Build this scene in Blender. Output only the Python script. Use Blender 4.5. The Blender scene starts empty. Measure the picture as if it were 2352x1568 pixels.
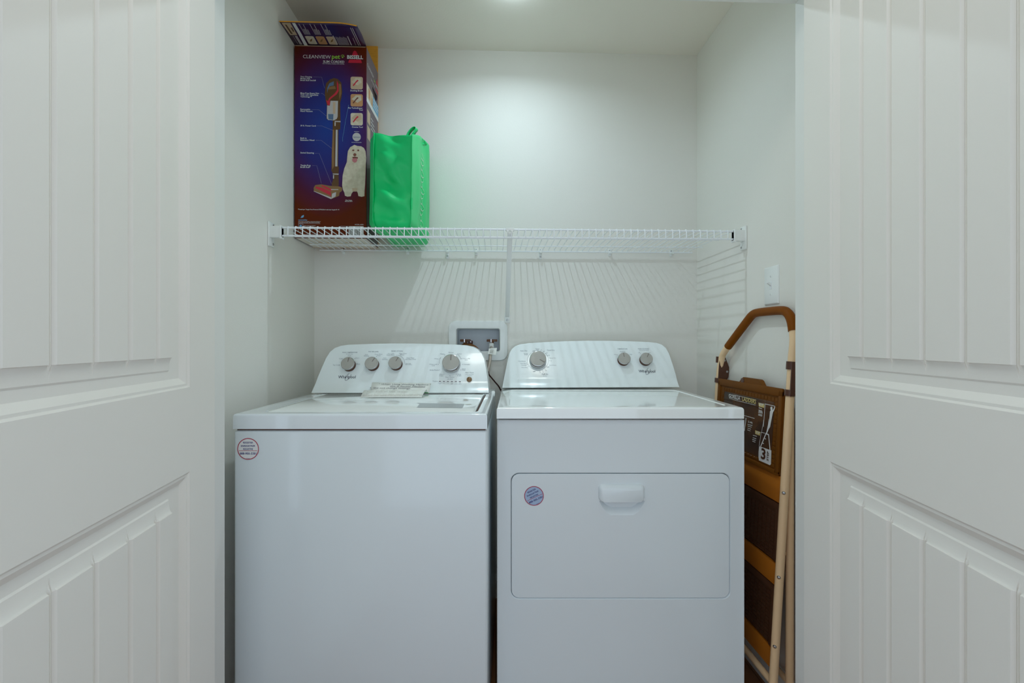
import bpy, bmesh, math, random
from mathutils import Vector, Matrix
random.seed(4)
S = bpy.context.scene
COL = S.collection

# ------------------------------------------------------------------ camera
FPX, CX, CY, CAMZ, YAW = 1058.0, 1176.0, 784.0, 1.14, math.radians(2.0)
cam_d = bpy.data.cameras.new('camera'); cam = bpy.data.objects.new('camera', cam_d); COL.objects.link(cam)
cam_d.sensor_width = 36.0; cam_d.lens = FPX / 2352 * 36.0; cam_d.clip_start = 0.02
cam.location = (0, 0, CAMZ); cam.rotation_euler = (math.pi/2, 0, -YAW)
S.camera = cam

# ------------------------------------------------------------------ world, exposure
W = bpy.data.worlds.new('world'); S.world = W; W.use_nodes = True
W.node_tree.nodes['Background'].inputs[0].default_value = (0.77, 0.93, 1.08, 1)
W.node_tree.nodes['Background'].inputs[1].default_value = 1.19
S.view_settings.view_transform = 'Standard'; S.view_settings.look = 'None'
S.view_settings.exposure = 0.12; S.view_settings.gamma = 1.0; S.view_settings.use_curve_mapping = False
try:
    S.cycles.max_bounces = 12; S.cycles.diffuse_bounces = 10; S.cycles.glossy_bounces = 4
except Exception: pass
CLOSET_LAMP_W, HALL_LAMP_W = 2.45, 12.5            # closet lamp power (W), hall diffuser emission

# ------------------------------------------------------------------ measuring helpers (photo pixel -> point at a known distance)
sY, cY = math.sin(YAW), math.cos(YAW)
def c2w(u, d, z=0.0): return Vector((u*cY + d*sY, -u*sY + d*cY, z))
def ray(px, py):
    u = (px-CX)/FPX
    return Vector((u*cY+sY, -u*sY+cY, -(py-CY)/FPX))
O = Vector((0, 0, CAMZ))
def atY(px, py, Y): r = ray(px, py); return O + r*(Y/r.y)
def atX(px, py, X): r = ray(px, py); return O + r*(X/r.x)
def atZ(px, py, Z): r = ray(px, py); return O + r*((Z-CAMZ)/r.z)

# ------------------------------------------------------------------ materials
MATS = {}
def mat(name, col, rough=0.5, metal=0.0, spec=0.5, coat=0.0, bump=None, emit=None, noise=None, trans=0.0, sheen=0.0):
    m = bpy.data.materials.new(name); m.use_nodes = True; nt = m.node_tree
    b = nt.nodes['Principled BSDF']
    b.inputs['Base Color'].default_value = (*col, 1); b.inputs['Roughness'].default_value = rough
    b.inputs['Metallic'].default_value = metal; b.inputs['Specular IOR Level'].default_value = spec
    b.inputs['Coat Weight'].default_value = coat; b.inputs['Coat Roughness'].default_value = 0.05
    b.inputs['Transmission Weight'].default_value = trans
    if emit: b.inputs['Emission Color'].default_value = (*emit[0], 1); b.inputs['Emission Strength'].default_value = emit[1]
    tc = None
    if bump or noise: tc = nt.nodes.new('ShaderNodeTexCoord')
    if bump:      # (scale, strength, distance)
        n = nt.nodes.new('ShaderNodeTexNoise'); n.inputs['Scale'].default_value = bump[0]; n.inputs['Detail'].default_value = 3
        k = nt.nodes.new('ShaderNodeBump'); k.inputs['Strength'].default_value = bump[1]; k.inputs['Distance'].default_value = bump[2]
        nt.links.new(tc.outputs['Object'], n.inputs['Vector']); nt.links.new(n.outputs['Fac'], k.inputs['Height'])
        nt.links.new(k.outputs['Normal'], b.inputs['Normal'])
    if noise:     # (scale, second colour, stretch)
        mp = nt.nodes.new('ShaderNodeMapping'); mp.inputs['Scale'].default_value = noise[2]
        n = nt.nodes.new('ShaderNodeTexNoise'); n.inputs['Scale'].default_value = noise[0]; n.inputs['Detail'].default_value = 5
        mx = nt.nodes.new('ShaderNodeMix'); mx.data_type = 'RGBA'
        mx.inputs[6].default_value = (*col, 1); mx.inputs[7].default_value = (*noise[1], 1)
        rp = nt.nodes.new('ShaderNodeMapRange'); rp.inputs['From Min'].default_value = 0.35; rp.inputs['From Max'].default_value = 0.65
        nt.links.new(tc.outputs['Object'], mp.inputs['Vector']); nt.links.new(mp.outputs['Vector'], n.inputs['Vector'])
        nt.links.new(n.outputs['Fac'], rp.inputs['Value']); nt.links.new(rp.outputs['Result'], mx.inputs[0])
        nt.links.new(mx.outputs[2], b.inputs['Base Color'])
    MATS[name] = m; return m
mat('wall_paint', (0.79, 0.77, 0.725), 0.75, spec=0.3, bump=(220, 0.12, 0.002))
mat('ceiling_paint', (0.86, 0.82, 0.75), 0.9, spec=0.2, bump=(160, 0.15, 0.002))
mat('door_paint', (0.84, 0.81, 0.76), 0.42, spec=0.4, bump=(300, 0.05, 0.001))
mat('trim_paint', (0.80, 0.80, 0.77), 0.4)
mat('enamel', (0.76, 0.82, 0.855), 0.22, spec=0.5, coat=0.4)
mat('enamel_lit', (0.92, 0.955, 0.955), 0.10, spec=0.6, coat=0.8)  # same enamel as the cabinet, lightened in colour for light from above
mat('enamel_part_lit', (0.79, 0.845, 0.88), 0.14, spec=0.55, coat=0.6)  # cabinet enamel again, lightened a little for the light on top
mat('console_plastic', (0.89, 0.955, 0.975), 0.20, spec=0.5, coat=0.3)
mat('dark_gap', (0.10, 0.045, 0.03), 0.8)
mat('floor_wood', (0.38, 0.16, 0.06), 0.35, noise=(9, (0.20, 0.075, 0.025), (1, 0.12, 1)), bump=(60, 0.15, 0.002))
mat('floor_seam', (0.05, 0.02, 0.01), 0.8)
mat('white_wire', (0.86, 0.89, 0.93), 0.25, coat=0.3)
mat('white_plastic', (0.82, 0.84, 0.83), 0.35)
mat('outlet_inside', (0.62, 0.66, 0.70), 0.35)
mat('chrome', (0.52, 0.51, 0.51), 0.16, metal=1.0)
mat('steel_screw', (0.45, 0.45, 0.46), 0.3, metal=1.0)
mat('brown_valve', (0.13, 0.045, 0.012), 0.35)
mat('dark_hose', (0.16, 0.06, 0.012), 0.4)
mat('grey_hose', (0.60, 0.53, 0.46), 0.3, metal=0.4)
mat('dark_cord', (0.05, 0.012, 0.008), 0.5)
mat('knob_side', (0.10, 0.032, 0.010), 0.35)
mat('knob_cap', (0.43, 0.415, 0.385), 0.35)
mat('knob_mark', (0.24, 0.21, 0.19), 0.5)
mat('button_brown', (0.22, 0.12, 0.05), 0.25)
mat('light_dark', (0.06, 0.015, 0.04), 0.3)
mat('grey_ink', (0.34, 0.38, 0.42), 0.6)
mat('logo_ink', (0.045, 0.045, 0.085), 0.4)
mat('silver_label', (0.40, 0.43, 0.46), 0.35, metal=0.3, noise=(300, (0.52, 0.54, 0.55), (1, 1, 1)))
mat('pale_mark', (0.66, 0.67, 0.62), 0.3)
mat('sticker_white', (0.80, 0.80, 0.80), 0.3)
mat('sticker_blue', (0.38, 0.50, 0.70), 0.12, coat=0.5)
mat('ink_red', (0.45, 0.03, 0.07), 0.4)
mat('ink_navy', (0.06, 0.06, 0.22), 0.4)
mat('paper', (0.90, 0.91, 0.87), 0.8)
mat('pen_ink', (0.05, 0.035, 0.07), 0.6)
mat('pale_pen', (0.34, 0.32, 0.30), 0.7)
mat('green_felt', (0.03, 0.26, 0.06), 0.7)
mat('cardboard', (0.9, 0.42, 0.05), 0.85, noise=(40, (0.80, 0.36, 0.04), (1, 1, 6)))
mat('box_edge', (0.55, 0.40, 0.26), 0.8)
mat('box_underside', (0.72, 0.68, 0.60), 0.6)
mat('box_side', (0.105, 0.055, 0.085), 0.35, coat=0.35)
mat('box_flap_print', (0.012, 0.012, 0.12), 0.3, noise=(5, (0.07, 0.008, 0.012), (1, 1, 1)))
mat('print_white', (0.80, 0.80, 0.80), 0.4); mat('print_grey', (0.50, 0.45, 0.47), 0.4)
mat('print_red', (0.62, 0.02, 0.05), 0.35); mat('print_green', (0.33, 0.62, 0.06), 0.4)
mat('print_brown', (0.115, 0.048, 0.012), 0.35); mat('print_brown_light', (0.27, 0.14, 0.05), 0.35)
mat('print_black', (0.018, 0.007, 0.010), 0.4); mat('print_silver', (0.55, 0.52, 0.52), 0.3)
mat('print_tan', (0.60, 0.44, 0.30), 0.4); mat('print_cream', (0.72, 0.64, 0.50), 0.5, noise=(60, (0.60, 0.51, 0.38), (1, 1, 1)))
mat('print_orange', (0.58, 0.30, 0.14), 0.4); mat('print_skyblue', (0.16, 0.42, 0.66), 0.4)
mat('print_steelblue', (0.10, 0.17, 0.30), 0.4); mat('print_pink', (0.55, 0.18, 0.20), 0.5)
mat('print_nose', (0.20, 0.06, 0.04), 0.5); mat('print_line', (0.30, 0.30, 0.42), 0.5)
mat('bag_green', (0.002, 0.6, 0.17), 0.40, spec=0.4, bump=(900, 0.12, 0.0008))
mat('bag_seam', (0.008, 0.40, 0.12), 0.5)
mat('bag_print', (0.45, 0.75, 0.5), 0.5)
mat('ladder_tube', (0.88, 0.62, 0.37), 0.35)
mat('ladder_steel', (0.46, 0.145, 0.01), 0.4)
mat('ladder_grip', (0.2, 0.055, 0.0), 0.5, spec=0.12)
mat('ladder_bracket', (0.085, 0.026, 0.010), 0.35)
mat('ladder_tread', (0.165, 0.056, 0.006), 0.5, spec=0.12)
mat('ladder_tread_dark', (0.085, 0.032, 0.014), 0.4)
mat('ladder_label', (0.030, 0.012, 0.008), 0.15, coat=0.5, noise=(14, (0.12, 0.045, 0.014), (1, 1, 1)))
mat('label_yellow', (0.70, 0.56, 0.22), 0.4)
mat('lamp_glow', (0.9, 0.9, 0.9), 0.5, emit=((0.79, 1.0, 1.12), 330.0))
mat('hall_lamp_glow', (0.9, 0.9, 0.9), 0.5, emit=((0.96, 1.0, 0.94), HALL_LAMP_W))
mat('lamp_metal', (0.75, 0.75, 0.74), 0.3)
# printed front of the vacuum carton: blue middle running out to a dark brown rim (printing ink)
def carton_front():
    m = mat('box_front', (0.02, 0.02, 0.2), 0.5, spec=0.15); nt = m.node_tree; b = nt.nodes['Principled BSDF']
    tc = nt.nodes.new('ShaderNodeTexCoord'); mp = nt.nodes.new('ShaderNodeMapping')
    mp.inputs['Location'].default_value = (-0.55, 0, -1.22); mp.inputs['Scale'].default_value = (4.3, 0.0, 2.75)
    g = nt.nodes.new('ShaderNodeVectorMath'); g.operation = 'LENGTH'
    r = nt.nodes.new('ShaderNodeValToRGB'); e = r.color_ramp.elements
    e[0].position = 0.0; e[0].color = (0.018, 0.055, 0.30, 1); e[1].position = 1.0; e[1].color = (0.125, 0.017, 0.001, 1)
    for p, c in ((0.45, (0.030, 0.028, 0.19, 1)), (0.8, (0.095, 0.012, 0.040, 1))):
        k = e.new(p); k.color = c
    nt.links.new(tc.outputs['Object'], mp.inputs['Vector']); nt.links.new(mp.outputs['Vector'], g.inputs[0])
    nt.links.new(g.outputs['Value'], r.inputs['Fac']); nt.links.new(r.outputs['Color'], b.inputs['Base Color'])
carton_front()

# ------------------------------------------------------------------ mesh helpers
def V(*a): return Vector(a)
class MB:
    def __init__(s): s.bm = bmesh.new()
    def poly(s, pts):
        vs = [s.bm.verts.new(p) for p in pts]
        return s.bm.faces.new(vs)
    def grid(s, rows, close_u=False, close_v=False):
        vs = [[s.bm.verts.new(p) for p in r] for r in rows]
        n, m = len(vs), len(vs[0])
        for i in range(n - (0 if close_u else 1)):
            for j in range(m - (0 if close_v else 1)):
                a, b = vs[i], vs[(i+1) % n]
                s.bm.faces.new((a[j], a[(j+1) % m], b[(j+1) % m], b[j]))
        return vs
    def box(s, x0, x1, y0, y1, z0, z1, M=None, bevel=0, seg=2):
        P = [(x, y, z) for x in (x0, x1) for y in (y0, y1) for z in (z0, z1)]
        if M: P = [M @ Vector(p) for p in P]
        v = [s.bm.verts.new(p) for p in P]
        fs = [s.bm.faces.new([v[i] for i in f]) for f in ((0,1,3,2),(4,6,7,5),(0,4,5,1),(2,3,7,6),(0,2,6,4),(1,5,7,3))]
        if bevel:
            es = list({e for f in fs for e in f.edges})
            bmesh.ops.bevel(s.bm, geom=es, offset=bevel, segments=seg, affect='EDGES', profile=0.5, clamp_overlap=True)
        return s
    def tube(s, path, r, n=10, cap=True, rr=None):
        path = [Vector(p) for p in path]; rings = []; up = None
        for i, p in enumerate(path):
            t = (path[min(i+1, len(path)-1)] - path[max(i-1, 0)]).normalized()
            if up is None:
                up = t.orthogonal().normalized()
            up = (up - t*up.dot(t)).normalized(); b = t.cross(up)
            rad = rr[i] if rr else r
            rings.append([p + (up*math.cos(2*math.pi*k/n) + b*math.sin(2*math.pi*k/n))*rad for k in range(n)])
        vs = s.grid(rings, close_v=True)
        if cap: s.bm.faces.new(vs[0][::-1]); s.bm.faces.new(vs[-1])
        return s
    def lathe(s, prof, o=(0,0,0), ax=(0,0,1), n=28, cap=True):   # prof: (r, h) along the axis
        o = Vector(o); a = Vector(ax).normalized(); u = a.orthogonal().normalized(); w = a.cross(u)
        rows = [[o + a*h + (u*math.cos(2*math.pi*k/n)+w*math.sin(2*math.pi*k/n))*r for k in range(n)] for r, h in prof]
        vs = s.grid(rows, close_v=True)
        if cap: s.bm.faces.new(vs[0][::-1]); s.bm.faces.new(vs[-1])
        return s
    def prism(s, pts, d):           # closed polygon swept by vector d
        a = [s.bm.verts.new(p) for p in pts]; b = [s.bm.verts.new(Vector(p)+Vector(d)) for p in pts]
        s.bm.faces.new(a[::-1]); s.bm.faces.new(b)
        for i in range(len(a)):
            j = (i+1) % len(a); s.bm.faces.new((a[i], a[j], b[j], b[i]))
        return s
    def fill(s, loops):             # planar face with holes, closed loops of points; returns the vertex loops
        vl = []; es = []
        for L in loops:
            vs = [s.bm.verts.new(p) for p in L]; vl.append(vs)
            for i in range(len(vs)): es.append(s.bm.edges.new((vs[i], vs[(i+1) % len(vs)])))
        bmesh.ops.triangle_fill(s.bm, use_beauty=True, use_dissolve=False, edges=es)
        return vl
    def bridge(s, a, pts):          # quads from an existing vertex loop to a new loop
        b = [s.bm.verts.new(p) for p in pts]
        for i in range(len(a)):
            j = (i+1) % len(a); s.bm.faces.new((a[i], a[j], b[j], b[i]))
        return b
    def bevel(s, w, seg=2, ang=40):
        s.bm.normal_update(); bmesh.ops.remove_doubles(s.bm, verts=s.bm.verts, dist=1e-6)
        es = [e for e in s.bm.edges if len(e.link_faces) == 2 and e.calc_face_angle(0) > math.radians(ang)]
        bmesh.ops.bevel(s.bm, geom=es, offset=w, segments=seg, affect='EDGES', profile=0.5, clamp_overlap=True); return s

def mesh_obj(name, mesh, m, parent=None):
    o = bpy.data.objects.new(name, mesh); COL.objects.link(o)
    if m is not None:
        mesh.materials.clear(); mesh.materials.append(MATS[m])
    if parent: o.parent = parent
    return o
def obj(name, mb, m, parent=None, smooth=35, fixn=True):
    bm = mb.bm
    if fixn: bmesh.ops.recalc_face_normals(bm, faces=bm.faces)
    me = bpy.data.meshes.new(name); bm.to_mesh(me); bm.free()
    if smooth:
        me.shade_smooth(); me.set_sharp_from_angle(angle=math.radians(smooth))
    return mesh_obj(name, me, m, parent)
def tag(o, label, cat, group=None):
    o['label'] = label; o['category'] = cat
    if group: o['group'] = group
    return o
def thing(name, label, cat, loc=(0,0,0), rz=0, group=None):
    o = bpy.data.objects.new(name, None); COL.objects.link(o); o.location = loc; o.rotation_euler = (0, 0, rz)
    o.empty_display_size = 0.05
    return tag(o, label, cat, group)
def struct(name, mb, m, smooth=35):
    o = obj(name, mb, m, None, smooth); o['kind'] = 'structure'; return o
def copy_part(src, parent, name=None):
    c = src.copy(); COL.objects.link(c); c.parent = parent; return c
def rrect(x0, x1, z0, z1, r, n=6):
    pts = []
    for cx, cz, a0 in ((x1-r, z0+r, -90), (x1-r, z1-r, 0), (x0+r, z1-r, 90), (x0+r, z0+r, 180)):
        for k in range(n+1):
            a = math.radians(a0 + 90*k/n); pts.append((cx + r*math.cos(a), cz + r*math.sin(a)))
    return pts
def circ(cx, cz, r, n=28): return [(cx+r*math.cos(2*math.pi*k/n), cz+r*math.sin(2*math.pi*k/n)) for k in range(n)]

# lettering: glyph outlines collected into one flat mesh on a plane
class TB:
    def __init__(s): s.v = []; s.f = []; s.items = []; s.mk = (0, 0)
    def done(s): s.items.append((s.mk[0], len(s.v), s.mk[1], len(s.f))); s.mk = (len(s.v), len(s.f))
    def text(s, string, pos, right, up, width=None, size=None, align='C', bold=0.0, shear=0.0, lift=0.0, ys=1.0):
        cu = bpy.data.curves.new('t', 'FONT'); cu.body = string; cu.size = 1.0; cu.resolution_u = 2
        cu.offset = bold; cu.shear = shear; cu.align_x = 'LEFT'
        to = bpy.data.objects.new('t', cu); COL.objects.link(to)
        dg = bpy.context.evaluated_depsgraph_get(); me = bpy.data.meshes.new_from_object(to.evaluated_get(dg))
        xs = [v.co.x for v in me.vertices] or [0]; x0, x1 = min(xs), max(xs)
        k = width/(x1-x0) if width else size
        off = {'C': (x0+x1)/2, 'L': x0, 'R': x1}[align]
        pos = Vector(pos); right = Vector(right).normalized(); up = Vector(up).normalized(); nrm = right.cross(up)
        b = len(s.v)
        for v in me.vertices: s.v.append(pos + right*((v.co.x-off)*k) + up*(v.co.y*k*ys) + nrm*lift)
        for p in me.polygons: s.f.append([b+i for i in p.vertices])
        bpy.data.objects.remove(to); bpy.data.curves.remove(cu); bpy.data.meshes.remove(me); s.done()
    def poly(s, pts):
        b = len(s.v); s.v += [Vector(p) for p in pts]; s.f.append(list(range(b, b+len(pts)))); s.done()
    def stroke(s, pts, w, nrm):      # flat ribbon along a polyline
        pts = [Vector(p) for p in pts]; nrm = Vector(nrm); b = len(s.v); n = len(pts)
        for i, p in enumerate(pts):
            t = (pts[min(i+1, n-1)] - pts[max(i-1, 0)]).normalized(); sd = nrm.cross(t).normalized()*w/2
            s.v += [p-sd, p+sd]
        for i in range(n-1): s.f.append([b+2*i, b+2*i+1, b+2*i+3, b+2*i+2])
        s.done()
    def build(s, name, m, parent, split=False):
        if split:                       # every printed item an object of its own
            o = None
            for a, b, c, d in s.items:
                me = bpy.data.meshes.new(name); me.from_pydata([tuple(v) for v in s.v[a:b]], [], [[i-a for i in f] for f in s.f[c:d]]); me.update()
                q = mesh_obj(name, me, m, parent); o = o or q
            return o
        me = bpy.data.meshes.new(name); me.from_pydata([tuple(v) for v in s.v], [], s.f); me.update()
        return mesh_obj(name, me, m, parent)

# ------------------------------------------------------------------ the closet shell
YB, XL, XR, ZC = 2.0624, -0.801, 0.9133, 2.44      # back wall, left wall, right wall, ceiling
YF, YH = 1.225, 1.110                              # inner and outer face of the front wall
JL, JR, ZH = -0.7072, 0.8152, 2.06                   # door opening
# laundry outlet box opening in the back wall
ob0 = atY(1047.6, 753.6, YB); ob1 = atY(1148.8, 808.0, YB)
m = MB()
hx0, hx1, hz0, hz1 = ob0.x-.006, ob1.x+.006, ob1.z-.006, ob0.z+.006
for x0, x1, z0, z1 in ((XL-.1, hx0, -.1, ZC+.1), (hx1, XR+.1, -.1, ZC+.1), (hx0, hx1, -.1, hz0), (hx0, hx1, hz1, ZC+.1)):
    m.box(x0, x1, YB, YB+.12, z0, z1)
struct('wall_back', m, 'wall_paint', 0)
struct('wall_left', MB().box(XL-.1, XL, YF-.05, YB, -.1, ZC-.0005), 'wall_paint', 0)
struct('wall_right', MB().box(XR, XR+.1, YF-.05, YB, -.1, ZC-.0005), 'wall_paint', 0)
struct('ceiling', MB().box(-2.6, 2.6, -2.2, YB+.12, ZC, ZC+.1), 'ceiling_paint', 0)
m = MB(); m.box(-2.6, JL-.018, YH, YF, -.1, ZC); m.box(JR+.018, 2.6, YH, YF, -.1, ZC); m.box(JL-.018, JR+.018, YH, YF, ZH+.018, ZC)
struct('wall_front', m, 'wall_paint', 0)
# jambs and casing of the double doorway
m = MB()
m.box(JL-.018, JL, YH-.003, YF+.002, 0, ZH); m.box(JR, JR+.018, YH-.003, YF+.002, 0, ZH); m.box(JL-.018, JR+.018, YH-.003, YF+.002, ZH, ZH+.018)
for x0, x1 in ((JL-.078, JL-.006), (JR+.006, JR+.078)): m.box(x0, x1, YH-.017, YH-.003, 0, ZH+.006)
m.box(JL-.078, JR+.078, YH-.017, YH-.003, ZH+.006, ZH+.078)
struct('trim_1', m, 'trim_paint', 0)
# baseboards with a moulded top
def baseboard(name, a, b, nrm):
    a, b, nrm = Vector(a), Vector(b), Vector(nrm)
    prof = [(0, 0), (.014, 0), (.014, .068), (.011, .074), (.011, .080), (.006, .088), (.004, .098), (0, .098)]
    m = MB(); m.prism([a + nrm*p + V(0, 0, h) for p, h in prof], b-a); return struct(name, m, 'trim_paint', 25)
baseboard('baseboard_back', (XL, YB, 0), (XR, YB, 0), (0, -1, 0))
baseboard('baseboard_left', (XL, YF, 0), (XL, YB-.014, 0), (1, 0, 0))
baseboard('baseboard_right', (XR, YF, 0), (XR, YB-.014, 0), (-1, 0, 0))
# plank floor: dark sub-layer with planks laid front to back
fl = struct('floor', MB().box(-2.6, 2.6, -2.2, YB+.12, -.1, -.010), 'floor_seam', 0)
PW, PL = .127, 1.22
pmesh = None
for i in range(20):
    x = -1.27 + i*PW; y = YB - (i*0.47 % PL)
    for j in range(4):
        ya, yb = y-PL*(j), y-PL*(j+1)
        if j == 0:
            mb = MB().box(.0008, PW-.0008, min(ya, YB)-.0008, YB, -.010, 0) if ya < YB-.02 else None
            if mb: 
                q = obj('plank', mb, 'floor_wood', fl, 0); q.location = (x, 0, 0)
        if ya < -1.2: break
        if pmesh is None:
            q = obj('plank', MB().box(.0008, PW-.0008, -PL+.0008, -.0008, -.010, 0, bevel=.0012, seg=1), 'floor_wood', fl, 0); pmesh = q.data
        else:
            q = mesh_obj('plank', pmesh, None, fl)
        q.location = (x, ya, 0)

# ------------------------------------------------------------------ the two planked doors, swung out towards the viewer
def door(name, u0, d0, slope, sgn, label):
    """hinge end of the visible face at camera-plan point (u0, d0); slope: sideways run per metre towards the viewer"""
    Wd, Hd, th, st = .745, 2.03, .035, .113
    dv = c2w(slope, -1.0); ang = math.atan2(dv.y, dv.x); p0 = c2w(u0, d0)
    xs = [0, st, Wd-st, Wd]; zs = [.012, .24, .872, 1.046, 1.915, Hd]
    m = MB()
    for i in range(3):
        for j in range(5):
            if i == 1 and j in (1, 3): continue
            m.poly([(xs[i], 0, zs[j]), (xs[i+1], 0, zs[j]), (xs[i+1], 0, zs[j+1]), (xs[i], 0, zs[j+1])])
    prof = [(0, 0), (.0035, .003), (.008, .003), (.020, .011)]
    for j in (1, 3):
        rings = []
        for ins, dp in prof:
            x0, x1, z0, z1 = xs[1]+ins, xs[2]-ins, zs[j]+ins, zs[j+1]-ins
            rings.append([(x0, -sgn*dp, z0), (x1, -sgn*dp, z0), (x1, -sgn*dp, z1), (x0, -sgn*dp, z1)])
        m.grid(rings, close_v=True); m.poly(rings[-1])
    b = -sgn*th
    m.poly([(0, b, zs[0]), (0, b, Hd), (Wd, b, Hd), (Wd, b, zs[0])])
    for q in ([(0, 0), (0, b)], [(Wd, 0), (Wd, b)]):
        m.poly([(q[0][0], q[0][1], zs[0]), (q[0][0], q[1][1], zs[0]), (q[0][0], q[1][1], Hd), (q[0][0], q[0][1], Hd)])
    for z in (zs[0], Hd): m.poly([(0, 0, z), (Wd, 0, z), (Wd, b, z), (0, b, z)])
    bmesh.ops.remove_doubles(m.bm, verts=m.bm.verts, dist=1e-5)
    o = struct(name, m, 'door_paint', 15); o.location = p0; o.rotation_euler = (0, 0, ang)
    # planks: proud of the sunken panel, bead grooves between them, cove-cut at both ends
    base, proud = -.011, .0085
    x0f, g0, pw = .172, .2208, .0797
    edges = [x0f] + [g0 + pw*k for k in range(5)] + [Wd-.172]
    for j in (1, 3):
        zl, zh = zs[j]+.020+.0155, zs[j+1]-.020-.0155
        zrow = []
        for k in range(7):      # cove, from the small lip up to full height
            a = k/6*math.pi/2; zrow.append((.003 + .0245*math.sin(a), .0018 + (proud-.0018)*(1-math.cos(a))))
        zrow = [(0, 0.0), (.003, .0018)] + zrow[1:]
        zprof = [(zl+d, h) for d, h in zrow] + [(zh-d, h) for d, h in zrow[::-1]]
        for k in range(len(edges)-1):
            e0, e1 = edges[k], edges[k+1]; first, last = k == 0, k == len(edges)-2
            tp = []
            if first: tp += [(e0, 0.0), (e0+.0002, 1)]
            else: tp += [(e0, .70), (e0+.0006, .66), (e0+.0010, .40), (e0+.0026, .40), (e0+.0062, 1)]
            if last: tp += [(e1-.0002, 1), (e1, 0.0)]
            else: tp += [(e1-.0070, 1), (e1-.0034, .50), (e1-.0031, .24), (e1-.0009, .24), (e1-.0007, .66), (e1, .70)]
            rows = []
            for z, h in zprof:
                rows.append([(x, sgn*(base + min(h, f*proud) + (.0001 if min(h, f*proud) > 0 else 0)), z) for x, f in tp])
            mb = MB(); mb.grid(rows); obj('plank', mb, 'door_paint', o, 22, fixn=False)
            # make faces look outwards
        me_list = [c for c in o.children]
    for c in o.children:
        bm = bmesh.new(); bm.from_mesh(c.data); bmesh.ops.recalc_face_normals(bm, faces=bm.faces)
        av = sum((f.normal.y*f.calc_area() for f in bm.faces))
        if av*sgn < 0: bmesh.ops.reverse_faces(bm, faces=bm.faces)
        bm.to_mesh(c.data); bm.free()
    return o
door('door_1', -0.684, 1.060, 0.18, 1, 'left')
door('door_2', 0.7245, 1.143, -0.119, -1, 'right')

# ------------------------------------------------------------------ lamps
def ceiling_lamp(name, label, x, y, rx, ry, rz_, glow, plate):
    t = thing(name, label, 'ceiling light', (x, y, ZC))
    m = MB(); m.lathe([(plate, 0), (plate, -.005), (plate-.004, -.008), (plate*.5, -.014)], n=40); obj('base_plate', m, 'lamp_metal', t)
    m = MB(); rows = []
    for i in range(7):
        a = i/6*math.pi/2
        rows.append([(rx*math.cos(a)*math.cos(k/20*math.tau) if i < 6 else .002*math.cos(k/20*math.tau), ry*math.cos(a)*math.sin(k/20*math.tau) if i < 6 else .002*math.sin(k/20*math.tau), -.016 - rz_*math.sin(a)) for k in range(20)])
    vs = m.grid(rows, close_v=True); m.bm.faces.new(vs[-1]); m.bm.faces.new(vs[0])
    obj('diffuser', m, glow, t, 60)
    return t
cl_ = ceiling_lamp('ceiling_light', 'small flush ceiling light glowing above the wire shelf', .065, 1.655, .0155, .0115, .007, 'lamp_glow', .028)
la = bpy.data.lights.new('lamp_light', 'AREA'); la.shape = 'ELLIPSE'; la.size = .031; la.size_y = .023
la.spread = math.radians(158); la.energy = CLOSET_LAMP_W; la.color = (0.79, 1.0, 1.12)
lo_ = bpy.data.objects.new('lamp_light', la); COL.objects.link(lo_); lo_.parent = cl_; lo_.location = (0, 0, -.0245)
ceiling_lamp('hall_ceiling_light', 'round flush ceiling light in the hall before the closet doors', .03, .60, .15, .15, .05, 'hall_lamp_glow', .17)

# ------------------------------------------------------------------ wire shelf
ZS, YS0, YS1 = 1.542, 1.655, 2.046        # deck height, front rail, rear wire
XS0, XS1 = -.772, .884
sh = thing('wire_shelf', 'white ventilated wire shelf spanning the closet above washer and dryer', 'shelf', (0.056, YS1, ZS))
def rel(t, *pts): return [Vector(p) - t.location for p in pts]
def long_wire(name, y, z, r, x0=XS0, x1=XS1):
    m = MB(); m.tube(rel(sh, (x0, y, z), (x1, y, z)), r, 10); return obj(name, m, 'white_wire', sh)
long_wire('front_rail', YS0, ZS, .0035); long_wire('lip_rail', YS0-.001, ZS-.0285, .0033)
for y in (1.797, 1.940): long_wire('deck_wire', y, ZS, .0023)
long_wire('rear_wire', YS1, ZS-.002, .0030)
zc = ZS+.0050
m = MB(); m.tube([(0, YS1+.004, zc-.006), (0, YS1, zc-.001), (0, YS1-.008, zc), (0, YS0+.002, zc), (0, YS0-.0035, zc-.0015), (0, YS0-.0055, zc-.006), (0, YS0-.0058, zc-.033)], .0017, 7)
first = obj('cross_wire', m, 'white_wire', sh); n_w = 65
for i in range(n_w):
    w = first if i == 0 else copy_part(first, sh)
    w.location = (Vector((XS0+.014 + i*(XS1-XS0-.028)/(n_w-1), 0, 0)) - Vector((sh.location.x, sh.location.y, sh.location.z)))
for xw, sg in ((XL, 1), (XR, -1)):      # end brackets on the side walls
    m = MB(); m.box(min(xw, xw+sg*.007), max(xw, xw+sg*.007), YS0-.012, YS0+.026, ZS-.066, ZS+.021, bevel=.003)
    for v in m.bm.verts: v.co -= sh.location
    br = obj('end_bracket', m, 'white_plastic', sh)
    m = MB(); xa, xb = xw+sg*.004, xw+sg*.047
    m.box(min(xa, xb), max(xa, xb), YS0-.009, YS0+.012, ZS-.036, ZS+.005, bevel=.003)
    m.box(min(xb-sg*.006, xb), max(xb-sg*.006, xb), YS0-.012, YS0+.015, ZS-.040, ZS+.007, bevel=.002)
    for v in m.bm.verts: v.co -= sh.location
    obj('rail_socket', m, 'white_plastic', br)
    for dz in (.013, -.056):
        m = MB(); m.lathe([(.0042, 0), (.0042, .001), (.003, .0022), (.0005, .0024)], Vector((xw+sg*.007, YS0+.016, ZS+dz))-sh.location, (sg, 0, 0), 12); obj('screw', m, 'steel_screw', br)
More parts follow.
